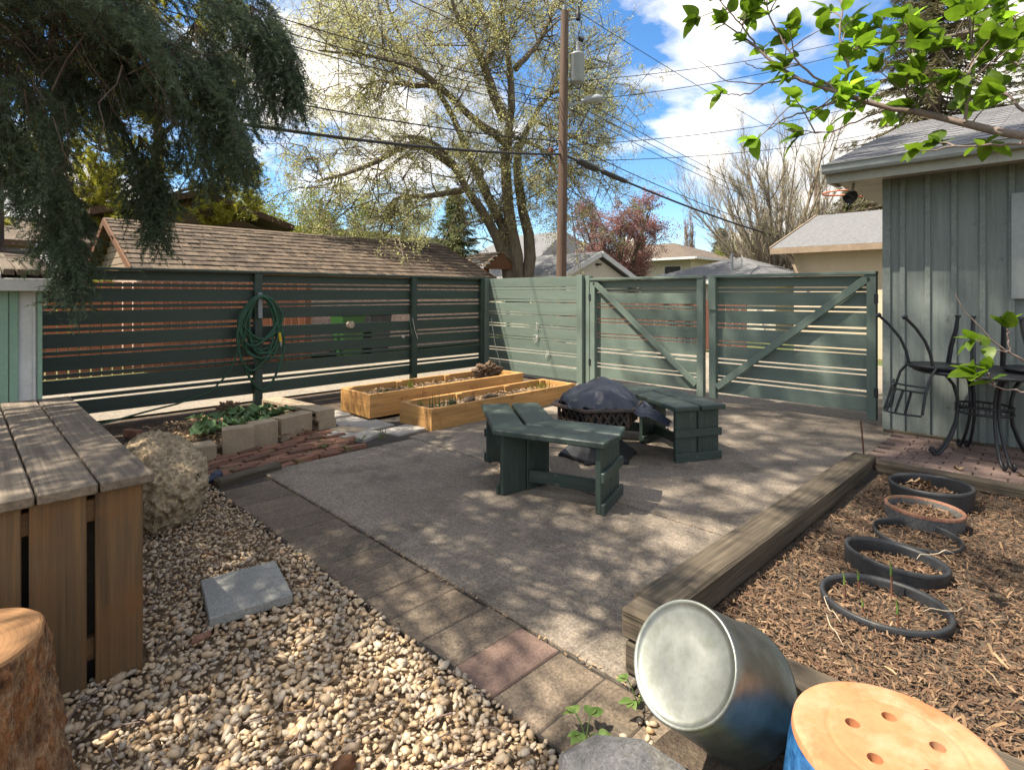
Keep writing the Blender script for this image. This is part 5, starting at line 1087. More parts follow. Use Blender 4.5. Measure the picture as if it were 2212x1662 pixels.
def wire(name, label, a, b, sag, r, n=26, group='overhead wires'):
    a = Vector(a); b = Vector(b); pts = [a.lerp(b, t) - Vector((0, 0, sag * 4 * t * (1 - t))) for t in np.linspace(0, 1, n)]
    return tag(MB().tube(pts, r, 5).build(name, W['wire']), label, 'wire', group)
U = Vector((1, 0, 0))
wire('cable', 'thick black cable sagging left from the pole behind the spruce', pole_at(4.92), pole_at(5.1) - U * 24, 1.1, .030)
wire('cable', 'thick black cable sagging right from the splice cases', pole_at(4.92), pole_at(4.6) + U * 36, .9, .034)
wire('cable', 'thin black cable just above the thick one, left of the pole', pole_at(5.25), pole_at(5.6) - U * 24, 1.0, .014)
wire('cable', 'thin black cable just above the thick one, right of the pole', pole_at(5.25), pole_at(5.0) + U * 36, 1.0, .014)
for i, z in enumerate((6.45, 6.25, 6.05)):
    wire('wire', ['topmost of three thin wires rising left from the pole rack', 'middle of three thin wires rising left from the pole rack', 'lowest of three thin wires rising left from the pole rack'][i], pole_at(z) - RT * .1, pole_at(z + .5) - U * 26, .9, .010)
    wire('wire', ['topmost of three thin wires falling right from the lamp', 'middle of three thin wires falling right from the lamp', 'lowest of three thin wires falling right from the lamp'][i], pole_at(z) + RT * .2, pole_at(z - .2) + U * 36, .9, .010)
wire('wire', 'high voltage wire running from the pole top to the right', pole_at(8.72), pole_at(9.3) + U * 40, .5, .010)
wire('wire', 'high voltage wire running from the pole top to the left', pole_at(8.72), pole_at(9.3) - U * 30, .5, .010)
for i, (za, px, py, D, lab) in enumerate(((6.75, 2000, 40, 22, 'house wire rising right just above the lamp'), (6.25, 2000, 60, 19, 'house wire rising right from the lamp'), (5.15, 2000, 190, 20, 'thin wire running almost level to the right'), (4.75, 2000, 262, 22, 'lowest thin level wire to the right'))):
    wire('wire', lab, pole_at(za) + RT * .15, at(px, py, D), .35, .010)
for i, (t0, t1, r) in enumerate(((.35, .9, .085), (1.0, 1.75, .07))):
    p = pole_at(4.92); f = lambda t: p + U * t * 1.02 - Vector((0, 0, .9 * 4 * (t / 36) * (1 - t / 36) + t * .32 / 36)) 
    tag(MB().tube([f(t0 * 1.6), f(t0 * 1.6 + .06), f(t1 * 1.6 - .06), f(t1 * 1.6)], [r * .4, r, r, r * .4], 10).build('splice_case', W['wire']), ['black splice case on the thick cable nearest the pole', 'slimmer black splice case on the thick cable further right'][i], 'splice case', 'splice cases')
wire('wire', 'loose wire dropping steeply from the cable to the right', at(1333, 360, 15), at(1298, 440, 16), .05, .008, 8)
p2 = at(1765, 470, 27); sp = root('utility_pole', (p2.x, p2.y, 0), 'distant grey utility pole behind the beige garage', 'utility pole')
MB().tube([(p2.x, p2.y, -.1), (p2.x, p2.y, 7.35)], [.15, .12], 12).build('pole', W['pole_wood'], sp)
MB().bar(Vector((p2.x, p2.y, 5.3)) + RT * .0, Vector((p2.x, p2.y, 5.3)) + RT * .8, .1, .08).build('cross_arm', W['steel_grey'], sp)

# ------------------------------------------------------------------ plants: vectorised growing
def unit(v): return v / np.maximum(np.linalg.norm(v, axis=-1, keepdims=True), 1e-9)
def tubes_np(P, R, n=3):
    """P (m,k,3) polylines, R (m,k) radii -> vertices, quads"""
    m, k, _ = P.shape; T = np.gradient(P, axis=1); T = unit(T)
    ref = np.where(np.abs(T[:, :1, 2:3]) > .9, np.array([1., 0, 0]), np.array([0, 0, 1.])); U_ = unit(np.cross(T, np.broadcast_to(ref, T.shape))); V_ = np.cross(T, U_)
    a = 2 * np.pi * np.arange(n) / n
    X = P[:, :, None] + R[:, :, None, None] * (np.cos(a)[None, None, :, None] * U_[:, :, None] + np.sin(a)[None, None, :, None] * V_[:, :, None])
    idx = np.arange(m * k * n).reshape(m, k, n); nx_ = np.roll(idx, -1, axis=2)
    F = np.stack([idx[:, :-1], nx_[:, :-1], nx_[:, 1:], idx[:, 1:]], -1).reshape(-1, 4); return X.reshape(-1, 3), F
def grow(P, R, per, L, ang, up=.2, bend=.2, rmax=.05, t0=.25, wob=.12, k=4, tpow=1.0, lt=.45):
    m, kk, _ = P.shape; t = t0 + (1 - t0) * RNG.random((m, per)) ** tpow; f = t * (kk - 1); i = np.minimum(f.astype(int), kk - 2); fr = (f - i)[..., None]; mi = np.arange(m)[:, None]
    A = P[mi, i]; B = P[mi, i + 1]; pos = A * (1 - fr) + B * fr; tan = unit(B - A); rad = R[mi, i]
    perp = unit(np.cross(tan, RNG.normal(size=tan.shape))); an = ang * RNG.uniform(.7, 1.3, size=t.shape)[..., None]
    d = unit(tan * np.cos(an) + perp * np.sin(an) + np.array([0, 0, up])); ln = (L * RNG.uniform(.55, 1.3, size=t.shape) * (1 - lt * t))[..., None]
    s = np.linspace(0, 1, k)[None, None, :, None]; bd = np.array([0, 0, bend]) + wob * RNG.normal(size=d.shape)
    Q = pos[:, :, None] + d[:, :, None] * ln[:, :, None] * s + bd[:, :, None] * ln[:, :, None] * s * s
    Q[:, :, 1:-1] += (wob * .35 * ln[:, :, None]) * RNG.normal(size=Q[:, :, 1:-1].shape)
    r0 = np.minimum(rad * .65, rmax)[..., None]; RR = r0 * (1 - .72 * np.linspace(0, 1, k))[None, None]
    return Q.reshape(-1, k, 3), RR.reshape(-1, k)
def leaves_np(P, per, size, spread=.03, t0=.2, flat=.0):
    m, kk, _ = P.shape; t = t0 + (1 - t0) * RNG.random((m, per)); f = t * (kk - 1); i = np.minimum(f.astype(int), kk - 2); fr = (f - i)[..., None]; mi = np.arange(m)[:, None]
    pos = (P[mi, i] * (1 - fr) + P[mi, i + 1] * fr).reshape(-1, 3); n = len(pos); pos = pos + RNG.normal(size=pos.shape) * spread
    d = unit(RNG.normal(size=(n, 3))); w = unit(np.cross(d, RNG.normal(size=(n, 3)) + np.array([0, 0, flat]))); s = (size * RNG.uniform(.6, 1.3, n))[:, None]
    V = np.stack([pos, pos + d * s * .5 + w * s * .32, pos + d * s, pos + d * s * .5 - w * s * .32], 1).reshape(-1, 3); return V, np.arange(n * 4).reshape(-1, 4)
def resample(pts, k):
    p = np.array([tuple(q) for q in pts], float); s = np.r_[0, np.cumsum(np.linalg.norm(np.diff(p, axis=0), axis=1))]; u = np.linspace(0, s[-1], k)
    q = np.stack([np.interp(u, s, p[:, a]) for a in range(3)], 1)
    for _ in range(2): q[1:-1] = .25 * q[:-2] + .5 * q[1:-1] + .25 * q[2:]
    return q
def tree(name, label, base, limbs, levels, leaf, bark, leafm, group=None, barkfar=None, cat='tree', limb_sides=9):
    """limbs: list of (points, r0, r1); levels: list of dicts for grow(); leaf: (per, size, spread)"""
    r = root(name, base, label, cat, group); tr = MB(); k = 14
    LP = np.stack([resample(p, k) for p, _, _ in limbs]); LR = np.stack([np.linspace(a, b, k) for _, a, b in limbs])
    for i in range(len(limbs)):
        q = LP[i].copy(); q[1:-1] += RNG.normal(size=q[1:-1].shape) * LR[i, 1:-1, None] * .16
        tr.tube([Vector(v) for v in q], [float(v) * (1 + .07 * random.uniform(-1, 1)) for v in LR[i]], limb_sides)
    tr.build('trunk', bark, r)
    P, R = LP, LR; Vs = []; Fs = []; off = 0
    for lv in levels:
        P, R = grow(P, R, **lv); V, F = tubes_np(P, R, 3); Vs.append(V); Fs.append(F + off); off += len(V)
    if Vs: link('branches', npmesh('branches', np.concatenate(Vs) - np.array(base), np.concatenate(Fs)), barkfar or bark, r, base)['kind'] = 'stuff'
    if leaf:
        V, F = leaves_np(P, *leaf); link('crown', npmesh('crown', V - np.array(base), F), leafm, r, base)
    return r
# the big elm: limbs followed from the photograph, spread in depth
E0 = 20.0
def ez(pts, ds): return [at(721 + .33 * x, .33 * y, E0 + d) for (x, y), d in zip(pts, ds)]
el = [
 (ez([(1165, 1990), (1130, 1640), (990, 1420), (870, 1230), (770, 1070), (700, 930), (560, 860), (380, 900)], [0, 0, -.3, -.6, -1, -1.4, -2, -2.5]), .25, .04),
 (ez([(1185, 1990), (1190, 1640), (1100, 1470), (1040, 1310), (950, 1160), (860, 1010), (835, 850), (770, 680), (640, 530), (500, 380), (380, 190), (330, -40)], [0, 0, .3, .5, .8, 1, 1.2, 1.2, 1, .8, .5, .2]), .24, .04),
 (ez([(1200, 1990), (1205, 1640), (1150, 1400), (1110, 1200), (1120, 1000), (1150, 880), (1165, 700), (1185, 440), (1130, 300), (1095, 90), (1080, -160)], [0, 0, 0, -.1, -.2, -.2, -.4, -.6, -.9, -1, -1]), .27, .045),
 (ez([(1240, 1990), (1300, 1650), (1265, 1420), (1195, 1220), (1175, 1080), (1210, 940), (1290, 780), (1400, 620), (1490, 500), (1560, 330)], [0, .2, .3, .2, .1, .4, .9, 1.4, 1.8, 2.2]), .24, .04),
 (ez([(1140, 950), (1010, 850), (850, 730), (720, 590), (570, 450), (380, 380), (150, 360), (-100, 330)], [-.2, -.7, -1.3, -1.8, -2.2, -2.6, -3, -3.4]), .17, .03),
 (ez([(1120, 780), (1050, 640), (1000, 500), (975, 380), (900, 260), (800, 100), (760, -60)], [-.3, -.8, -1.2, -1.6, -2, -2.4, -2.6]), .2, .05),
 (ez([(780, 1080), (640, 960), (480, 930), (330, 1030), (150, 1120), (-120, 1190)], [-1, -1.6, -2.2, -2.8, -3.2, -3.6]), .17, .04),
 (ez([(870, 1230), (720, 1270), (540, 1290), (370, 1290), (350, 1380), (300, 1500)], [-.6, -1, -1.5, -2, -2.2, -2.4]), .13, .03),
 (ez([(1000, 400), (1080, 230), (960, 60), (860, -60)], [-1.4, -.6, .2, .6]), .12, .04),
 (ez([(690, 560), (500, 560), (260, 520), (140, 640)], [-1.8, -1.2, -.6, -.2]), .11, .03),
 (ez([(1190, 450), (1330, 300), (1420, 130), (1470, -80)], [-.6, 0, .6, 1]), .12, .04),
 (ez([(1290, 780), (1400, 820), (1560, 900), (1700, 960)], [.9, .4, 0, -.4]), .10, .03),
 (ez([(640, 530), (420, 300), (160, 140), (-80, 30)], [1, 1.6, 2.2, 2.6]), .12, .03),
 (ez([(1150, 880), (1350, 960), (1500, 1080), (1600, 1230)], [-.2, -1, -1.6, -2]), .09, .025),
 (ez([(1400, 620), (1560, 560), (1690, 520)], [1.4, 1.6, 1.8]), .09, .025),
]
eb = E0; ebase = at(1116, 1480, E0); ebase = rd((1105 - 1106) / 1200 * E0, E0, -.1)
tree('elm_tree', 'large old elm with four stems and sparse young yellow green leaves', tuple(rd(.15, E0, -.1)), el,
     [dict(per=20, L=3.3, ang=.95, up=.15, bend=.05, rmax=.034, t0=.25, wob=.30, k=6), dict(per=9, L=1.35, ang=.8, up=.05, bend=-.08, rmax=.017, t0=.15, wob=.28), dict(per=6, L=.50, ang=.75, up=.0, bend=-.2, rmax=.007, t0=.15, wob=.25)],
     (10, .056, .06), W['bark'], W['elm_leaf'], None, W['elm_twig'])
def gen_limbs(base, h, spread, n, fork=.3, r0=.2, seed=1, lean=.0):
    rg = random.Random(seed); b = Vector(base); out = []
    for i in range(n):
        a = 6.283 * i / n + rg.uniform(-.5, .5); s = spread * rg.uniform(.6, 1.0); f = h * fork * rg.uniform(.8, 1.2); top = h * rg.uniform(.75, 1.0)
        out.append(([b, b + Vector((lean, 0, f * .6)), b + Vector((math.cos(a) * s * .25, math.sin(a) * s * .25, f)), b + Vector((math.cos(a) * s * .65, math.sin(a) * s * .65, f + (top - f) * .55)), b + Vector((math.cos(a) * s, math.sin(a) * s, top))], r0 * rg.uniform(.7, 1), r0 * .15))
    return out
def fan_limbs(base, f, L, n, r0):
    b = Vector(base); out = []
    for i in range(n):
        a = i * 2.39996; e = R_(88) - R_(52) * math.sqrt((i + .5) / n); d1 = Vector((math.cos(a) * math.cos(e), math.sin(a) * math.cos(e), math.sin(e))); l = L * random.uniform(.82, 1.05) * (.82 + .18 * math.sin(e))
        s = b + Vector((0, 0, f * random.uniform(.8, 1.3)))
        out.append(([b + Vector((math.cos(a), math.sin(a), 0)) * .05, s, s + d1 * l * .35 + Vector((0, 0, -.05 * l)), s + d1 * l * .7, s + d1 * l + Vector((0, 0, .10 * l))], r0 * (.36 if i > 4 else .8), .010))
    return out
b_ = tuple(rd(5.75, 31, -.1))
tree('plum_tree', 'round purple leaved plum tree behind the cream garage', b_, gen_limbs(b_, 6.2, 2.5, 14, .22, .13, 3),
     [dict(per=14, L=1.6, ang=.8, up=.15, bend=.1, rmax=.03, t0=.2, wob=.2), dict(per=7, L=.8, ang=.7, up=.1, bend=.1, rmax=.014, t0=.15, wob=.2), dict(per=4, L=.4, ang=.6, up=.1, bend=0, rmax=.008, t0=.2)], (9, .085, .08), W['bark'], W['plum_leaf'])
b_ = tuple(rd(11.9, 25, -.1))
tree('bare_tree', 'pale bare tree with a fan of upswept branches above the beige garage', b_, fan_limbs(b_, 1.6, 6.6, 24, .22),
     [dict(per=16, L=2.0, ang=.55, up=.25, bend=.25, rmax=.035, t0=.15, wob=.14), dict(per=8, L=1.0, ang=.45, up=.3, bend=.2, rmax=.014, t0=.2), dict(per=4, L=.45, ang=.5, up=.2, bend=.1, rmax=.007, t0=.2)], (1, .05, .05), W['bark_pale'], W['elm_leaf'])
b_ = tuple(rd(21.0, 66, -.1))
tree('poplar_tree', 'narrow bare columnar poplar on the horizon', b_, gen_limbs(b_, 10.8, .7, 6, .15, .15, 8),
     [dict(per=24, L=1.5, ang=.35, up=.6, bend=.3, rmax=.05, t0=.08), dict(per=8, L=.7, ang=.4, up=.4, bend=.2, rmax=.025, t0=.15)], (3, .12, .06), W['bark_pale'], W['plum_leaf'])
for i, (px, D, h, s, lab, lm_) in enumerate(((625, 26, 6.3, 2.4, 'yellow green young tree left of the elm', 'shrub_leaf'), (720, 30, 6.7, 2.8, 'pale green tree just behind the elm branches', 'shrub_leaf'), (850, 34, 7.4, 3.2, 'fresh green tree in the distance behind the elm', 'elm_leaf'), (1545, 50, 5.2, 1.9, 'small fresh green tree behind the far chimney', 'shrub_leaf'), (1625, 40, 4.9, 2.2, 'bushy green hedge tree near the grey hip roof', 'shrub_leaf'), (1395, 44, 5.0, 2.0, 'light green tree beside the plum', 'elm_leaf'), (210, 13.0, 1.9, .7, 'yellow green shrub by the garage gable', 'shrub_leaf'), (1190, 24, 3.6, 1.0, 'thin bare shrub between the elm and the pole', None), (520, 30, 6.8, 2.5, 'bushy yellow tree behind the brown house', 'shrub_leaf'))):
    b_ = tuple(rd((px - 1106) / 1200 * D, D, -.1))
    tree('young_tree', lab, b_, gen_limbs(b_, h, s, 7, .22, .07, 20 + i), [dict(per=14, L=s * .65, ang=.8, up=.2, bend=.1, rmax=.022, t0=.12), dict(per=9, L=s * .32, ang=.8, up=.1, bend=0, rmax=.010, t0=.12)], (18, .10 if D > 20 else .06, .12) if lm_ else None, W['bark'], W[lm_] if lm_ else None, 'small trees beyond the fences')

def conifer(name, label, base, h, r, nb, m, z0=.6, droop=.25, sl=.35, per=14, bark='bark_spruce', up=0.0, group='conifers beyond the yard', fan=4, wd=.16):
    rt_ = root(name, base, label, 'tree', group); b = np.array(base, float)
    MB().tube([Vector(base), Vector(base) + Vector((0, 0, h * .5)), Vector(base) + Vector((0, 0, h))], [h * .016 + .04, h * .010 + .02, .01], 10).build('trunk', W[bark], rt_)
    u = (np.arange(nb) + RNG.random(nb)) / nb; z = z0 + (h - z0) * u; a = np.arange(nb) * 2.39996 + RNG.random(nb); L = r * (1 - u) ** .75 * RNG.uniform(.7, 1.1, nb) + .12
    d = np.stack([np.cos(a), np.sin(a), np.zeros(nb)], 1); s = np.linspace(0, 1, 5)[None, :, None]
    P = b + np.array([0, 0, 1.]) * z[:, None, None] + d[:, None] * L[:, None, None] * s + np.array([0, 0, 1.]) * L[:, None, None] * (-droop * 1.6 * s + (droop * .9 + up) * s * s)
    R = np.maximum(.006, L * .014)[:, None] * np.linspace(1, .25, 5)[None]; V, F = tubes_np(P, R, 4); link('branches', npmesh('branches', V - b, F), W[bark], rt_, base)
    n = per; t = RNG.random((nb, n)) ** .7; f = t * 4; i = np.minimum(f.astype(int), 3); fr = (f - i)[..., None]; mi = np.arange(nb)[:, None]
    A = P[mi, i]; B = P[mi, i + 1]; pos = (A * (1 - fr) + B * fr).reshape(-1, 3); tan = unit(B - A).reshape(-1, 3); side = unit(np.cross(tan, [0, 0, 1.])) * np.where(RNG.random((len(tan), 1)) < .5, -1, 1)
    ls = (sl * (.45 + .55 * (1 - t.reshape(-1)))[:, None]) * RNG.uniform(.6, 1.3, (len(tan), 1)); Vs = []
    for q in range(fan):
        dr = unit(tan * RNG.uniform(.2, .9, (len(tan), 1)) + side * RNG.uniform(.1, 1.0, (len(tan), 1)) + np.array([0, 0, -1.]) * RNG.uniform(.0, .7, (len(tan), 1)))
        p0 = pos + RNG.normal(size=pos.shape) * .04; w = unit(np.cross(dr, RNG.normal(size=dr.shape))); Vs.append(np.stack([p0 - w * ls * wd * .35, p0 + w * ls * wd * .35, p0 + dr * ls * .6 + w * ls * wd * .5, p0 + dr * ls, p0 + dr * ls * .6 - w * ls * wd * .5], 1))
    V = np.concatenate(Vs).reshape(-1, 3); link('crown', npmesh('crown', V - b, np.arange(len(V)).reshape(-1, 5)), W[m], rt_, base); return rt_
def cb(px, D): return tuple(rd((px - 1106) / 1200 * D, D, -.1))
conifer('spruce_tree', 'dark green spruce just left of the elm trunks', cb(985, 28), 6.6, 2.3, 130, 'needle_far', .5, sl=.5, per=22, wd=.10)
conifer('spruce_tree', 'small blue green spruce on the horizon', cb(1557, 48), 7.2, 1.9, 90, 'needle_blue', .5, sl=.55, per=18, wd=.14)
conifer('spruce_tree', 'tall olive brown spruce rising behind the house roof', cb(2020, 19), 17.0, 4.0, 420, 'needle_olive', 1.0, sl=.36, per=34, wd=.10, fan=5)
conifer('spruce_tree', 'tall spruce at the right edge behind the roof ridge', cb(2290, 22), 16.0, 4.2, 300, 'needle_far', 1.0, sl=.42, per=28, wd=.10)
conifer('spruce_tree', 'green conifer seen under the eaves beside the hoop', cb(1850, 24), 6.6, 2.6, 200, 'needle_far', .4, sl=.36, per=30, wd=.10)
conifer('cedar_tree', 'slim upright green cedar beside the grey hip roof', cb(1645, 26), 4.7, .6, 110, 'needle_far', .1, droop=-.4, sl=.35, per=16, wd=.14)
# sunlit pines behind the garage
def pine(label, base, h, limbs, seed):
    r_ = tree('pine_tree', label, base, limbs, [dict(per=9, L=1.5, ang=.7, up=.25, bend=.1, rmax=.035, t0=.25, wob=.2), dict(per=6, L=.6, ang=.7, up=.3, bend=.15, rmax=.014, t0=.3)], None, W['bark'], None, 'pines behind the garage')
    P, R = np.stack([resample(p, 14) for p, _, _ in limbs]), np.stack([np.linspace(a, b, 14) for _, a, b in limbs]); P, R = grow(P, R, per=15, L=1.6, ang=.8, up=.25, bend=.1, rmax=.03, t0=.2, wob=.25); P, R = grow(P, R, per=9, L=.65, ang=.7, up=.3, bend=.15, rmax=.014, t0=.25)
    tips = np.concatenate([P[:, -1], P[:, 2]]); dirs = unit(np.concatenate([P[:, -1] - P[:, -2]] * 2)); K = 26; n = len(tips)
    d = unit(dirs[:, None] * .7 + RNG.normal(size=(n, K, 3)) * .65); p0 = tips[:, None] - dirs[:, None] * (RNG.random((n, K, 1)) * .16); w = unit(np.cross(d, RNG.normal(size=d.shape))) * .016; L = .17 * RNG.uniform(.7, 1.2, (n, K, 1))
    V = np.stack([p0 - w, p0 + w, p0 + d * L], 2).reshape(-1, 3); b = np.array(base); link('crown', npmesh('crown', V - b, np.arange(len(V)).reshape(-1, 3)), W['needle_pine'], r_, base)
def pl(pts): return [at(x, y, D) for x, y, D in pts]
pb = cb(345, 18)
pine('sunlit yellow green pine with a dark trunk behind the garage', pb, 10, [
    (pl([(345, 735, 18), (343, 480, 18), (345, 330, 18), (335, 180, 18), (330, 20, 18), (330, -160, 18)]), .21, .08), (pl([(343, 430, 18), (430, 400, 17.5), (520, 420, 17.2)]), .07, .02), (pl([(345, 360, 18), (240, 330, 18.5), (140, 300, 19)]), .08, .02),
    (pl([(343, 300, 18), (420, 220, 18.4), (500, 190, 18.8)]), .08, .02), (pl([(340, 230, 18), (250, 170, 17.5), (160, 150, 17)]), .07, .02), (pl([(345, 400, 18), (250, 420, 17.6), (170, 440, 17.4)]), .07, .02), (pl([(335, 150, 18), (420, 80, 17.6), (500, 60, 17)]), .06, .02), (pl([(345, 460, 18), (420, 455, 18.5), (470, 470, 19)]), .05, .02)], 1)
pb = cb(120, 17)
pine('second sunlit pine with a leaning limb further left', pb, 10, [
    (pl([(110, 740, 17), (120, 480, 17), (130, 300, 17), (120, 100, 17), (110, -120, 17)]), .2, .08), (pl([(125, 470, 17), (200, 420, 16.6), (240, 385, 16.2)]), .10, .02), (pl([(125, 400, 17), (60, 380, 17.4), (0, 400, 17.6)]), .07, .02), (pl([(130, 280, 17), (220, 250, 17), (280, 270, 17)]), .07, .02), (pl([(125, 220, 17), (50, 180, 17), (-30, 190, 17)]), .07, .02), (pl([(122, 150, 17), (200, 110, 17), (260, 100, 17)]), .06, .02)], 2)

# ------------------------------------------------------------------ the spruce whose boughs hang into the picture from the left
TB = np.array((-.75, 5.55, -.1)); sp_ = root('spruce_tree', tuple(TB), 'big blue green spruce at the left whose drooping boughs hang over the yard', 'tree')
MB().tube([Vector(TB), Vector(TB) + Vector((0, 0, 3)), Vector(TB) + Vector((0, 0, 10)), Vector(TB) + Vector((0, 0, 19))], [.26, .22, .14, .02], 14).build('trunk', W['bark_spruce'], sp_)
def needles(O, D, L, K, nl, nw, spread=.75):
    n = len(O); t = RNG.random((n, K, 1)); p = O[:, None] + D[:, None] * L[:, None, None] * t
    pr2 = unit(np.cross(np.broadcast_to(D[:, None], (n, K, 3)), RNG.normal(size=(n, K, 3)))); d = unit(D[:, None] * .65 + pr2 * spread); w = unit(np.cross(d, RNG.normal(size=d.shape))) * nw
    l = nl * RNG.uniform(.7, 1.15, (n, K, 1)); return np.stack([p - w, p + w, p + d * l], 2).reshape(-1, 3)
NV = []; BV = []; BF = []; boff = 0
def bough(pts, r0, sec_gap=.05, sl=.42, K=26, nl=.034, nw=.0028, shoot_gap=.060, dropb=.35, tstart=.2, sw=1.0):
    global boff
    p = resample(pts, 22); seg = np.linalg.norm(np.diff(p, axis=0), axis=1).sum(); V, F = tubes_np(p[None], np.linspace(r0, .004, 22)[None], 6); BV.append(V); BF.append(F + boff); boff += len(V)
    n = int(seg / sec_gap); t = tstart + (1 - tstart) * (np.arange(n) + RNG.random(n)) / n; f = t * 21; i = np.minimum(f.astype(int), 20); fr = (f - i)[:, None]
    pos = p[i] * (1 - fr) + p[i + 1] * fr; tan = unit(p[i + 1] - p[i]); side = unit(np.cross(tan, [0, 0, 1.])) * np.where(np.arange(n) % 2, 1, -1)[:, None]
    dwn = RNG.uniform(.1, 1.0, (n, 1)) * dropb; d = unit(tan * RNG.uniform(.3, .8, (n, 1)) + side * RNG.uniform(.3, 1.0, (n, 1)) * sw - np.array([0, 0, 1.]) * dwn)
    L = sl * 1.35 * RNG.uniform(.5, 1.25, n) * (1.1 - .55 * t) ; s = np.linspace(0, 1, 5)[None, :, None]
    Q = pos[:, None] + d[:, None] * L[:, None, None] * s - np.array([0, 0, 1.]) * (L[:, None, None] * s * s * RNG.uniform(.05, .40, (n, 1, 1))); V, F = tubes_np(Q, np.linspace(.0035, .0012, 5)[None] * np.ones((n, 1)), 3); BV.append(V); BF.append(F + boff); boff += len(V)
    ks = max(2, int(sl / shoot_gap)); t2 = .08 + .92 * (np.arange(ks)[None] + RNG.random((n, ks))) / ks; f = t2 * 4; i = np.minimum(f.astype(int), 3); fr = (f - i)[..., None]; mi = np.arange(n)[:, None]
    A = Q[mi, i]; B = Q[mi, i + 1]; po = (A * (1 - fr) + B * fr).reshape(-1, 3); tn = unit(B - A).reshape(-1, 3); sd = unit(np.cross(tn, RNG.normal(size=tn.shape) * .5 + np.array([0, 0, 1.]))) * np.where(RNG.random((len(tn), 1)) < .5, -1, 1)
    ds = unit(tn * .8 + sd * RNG.uniform(.4, 1.1, (len(tn), 1)) - np.array([0, 0, .12])); ll = .13 * RNG.uniform(.6, 1.5, len(tn))
    NV.append(needles(po, ds, ll, K, nl, nw))
    # needles along the secondaries themselves
    for q in range(4): NV.append(needles(Q[:, q], unit(Q[:, q + 1] - Q[:, q]), np.linalg.norm(Q[:, q + 1] - Q[:, q], axis=1), K, nl, nw))
def tk(z): return Vector((TB[0], TB[1], z))
B_ = [
 ([tk(4.6), at(-150, -180, 4.0), at(150, -120, 4.2), at(420, -20, 4.5), at(560, 60, 4.7), at(630, 165, 4.8), at(645, 210, 4.8)], .035, dict(sl=.50, sec_gap=.030)),
 ([tk(4.3), at(-150, -100, 3.6), at(120, -40, 3.7), at(330, 60, 3.9), at(450, 150, 4.0), at(505, 240, 4.1), at(515, 280, 4.1)], .035, dict(sl=.46, sec_gap=.028)),
 ([tk(4.0), at(-100, -20, 4.1), at(150, 60, 4.5), at(350, 180, 4.9), at(470, 280, 5.1), at(530, 345, 5.2)], .03, dict(sl=.46, sec_gap=.030)),
 ([tk(3.7), at(-100, 60, 3.8), at(120, 120, 4.1), at(250, 240, 4.3), at(318, 380, 4.5), at(335, 470, 4.5)], .03, dict(sl=.28, sec_gap=.045, sw=.6)),
 ([tk(3.3), at(-120, 150, 3.6), at(20, 260, 3.8), at(100, 430, 4.0), at(150, 560, 4.1)], .03, dict(sl=.40, sec_gap=.028)),
 ([tk(5.0), at(-100, -280, 4.8), at(200, -200, 5.2), at(420, -120, 5.6), at(560, -20, 5.8), at(610, 60, 5.9)], .035, dict(sl=.52, sec_gap=.036)),
 ([tk(4.2), at(-120, 0, 4.6), at(60, 60, 4.9), at(180, 170, 5.2), at(250, 300, 5.4)], .03, dict(sl=.45, sec_gap=.036)),
 ([tk(4.4), at(-100, -60, 3.2), at(100, -60, 3.2), at(260, 20, 3.3), at(350, 110, 3.4)], .03, dict(sl=.40, sec_gap=.034)),
 ([tk(3.9), at(-150, 60, 4.3), at(0, 120, 4.6), at(90, 240, 4.8), at(130, 380, 4.9)], .03, dict(sl=.42, sec_gap=.032)),
 ([tk(3.1), at(-150, 200, 3.9), at(-30, 300, 4.1), at(40, 420, 4.2)], .03, dict(sl=.30, sec_gap=.05)),
 ([tk(4.8), at(-50, -160, 5.4), at(200, -60, 6.0), at(380, 60, 6.4), at(470, 180, 6.6)], .03, dict(sl=.5, sec_gap=.038)),
]
for pts, r0, kw in B_: bough(pts, r0, **kw)
for (ap, ends) in (((420, 50, 4.1), ((350, 325), (395, 345), (435, 350), (475, 335), (510, 300), (535, 250))), ((540, 10, 4.7), ((555, 235), (590, 245), (620, 240), (645, 215), (650, 175), (575, 200))), ((430, 210, 5.0), ((440, 390), (480, 395), (520, 380), (545, 350))),
                   ((300, 290, 4.4), ((295, 450), (325, 520), (345, 505), (362, 450))), ((100, 330, 4.1), ((105, 540), (140, 610), (172, 600), (165, 640))), ((40, 140, 3.7), ((0, 400), (60, 430), (120, 380))), ((200, 40, 4.2), ((150, 230), (230, 240), (290, 200))), ((480, -40, 5.2), ((470, 140), (520, 160), (560, 130)))):
    for (ex, ey) in ends:     # broad clumps of drooping sprays at the bough ends
        x0, y0, dd = ap; e = dd + random.uniform(-.15, .25)
        bough([at(x0, y0, dd), at(x0 + (ex - x0) * .45, y0 + (ey - y0) * .22, e), at(x0 + (ex - x0) * .85, y0 + (ey - y0) * .58, e), at(ex, ey, e)], .005, sl=.27, sec_gap=.028, tstart=.08, dropb=.5)
for i in range(9):     # inner boughs that close the crown towards the trunk
    x = random.uniform(-80, 330); y = random.uniform(-40, 330) * (1 - .55 * max(0, x) / 330); dd = random.uniform(3.3, 5.6); z_ = 3.4 + random.random() * 1.6
    bough([tk(z_), at(-220 + x * .3, y - 190, dd * .95), at(x - 110, y - 120, dd), at(x - 20, y - 40, dd + .1), at(x + 20, y + 70, dd + .2)], .025, sl=.44, sec_gap=.040)
DV = []
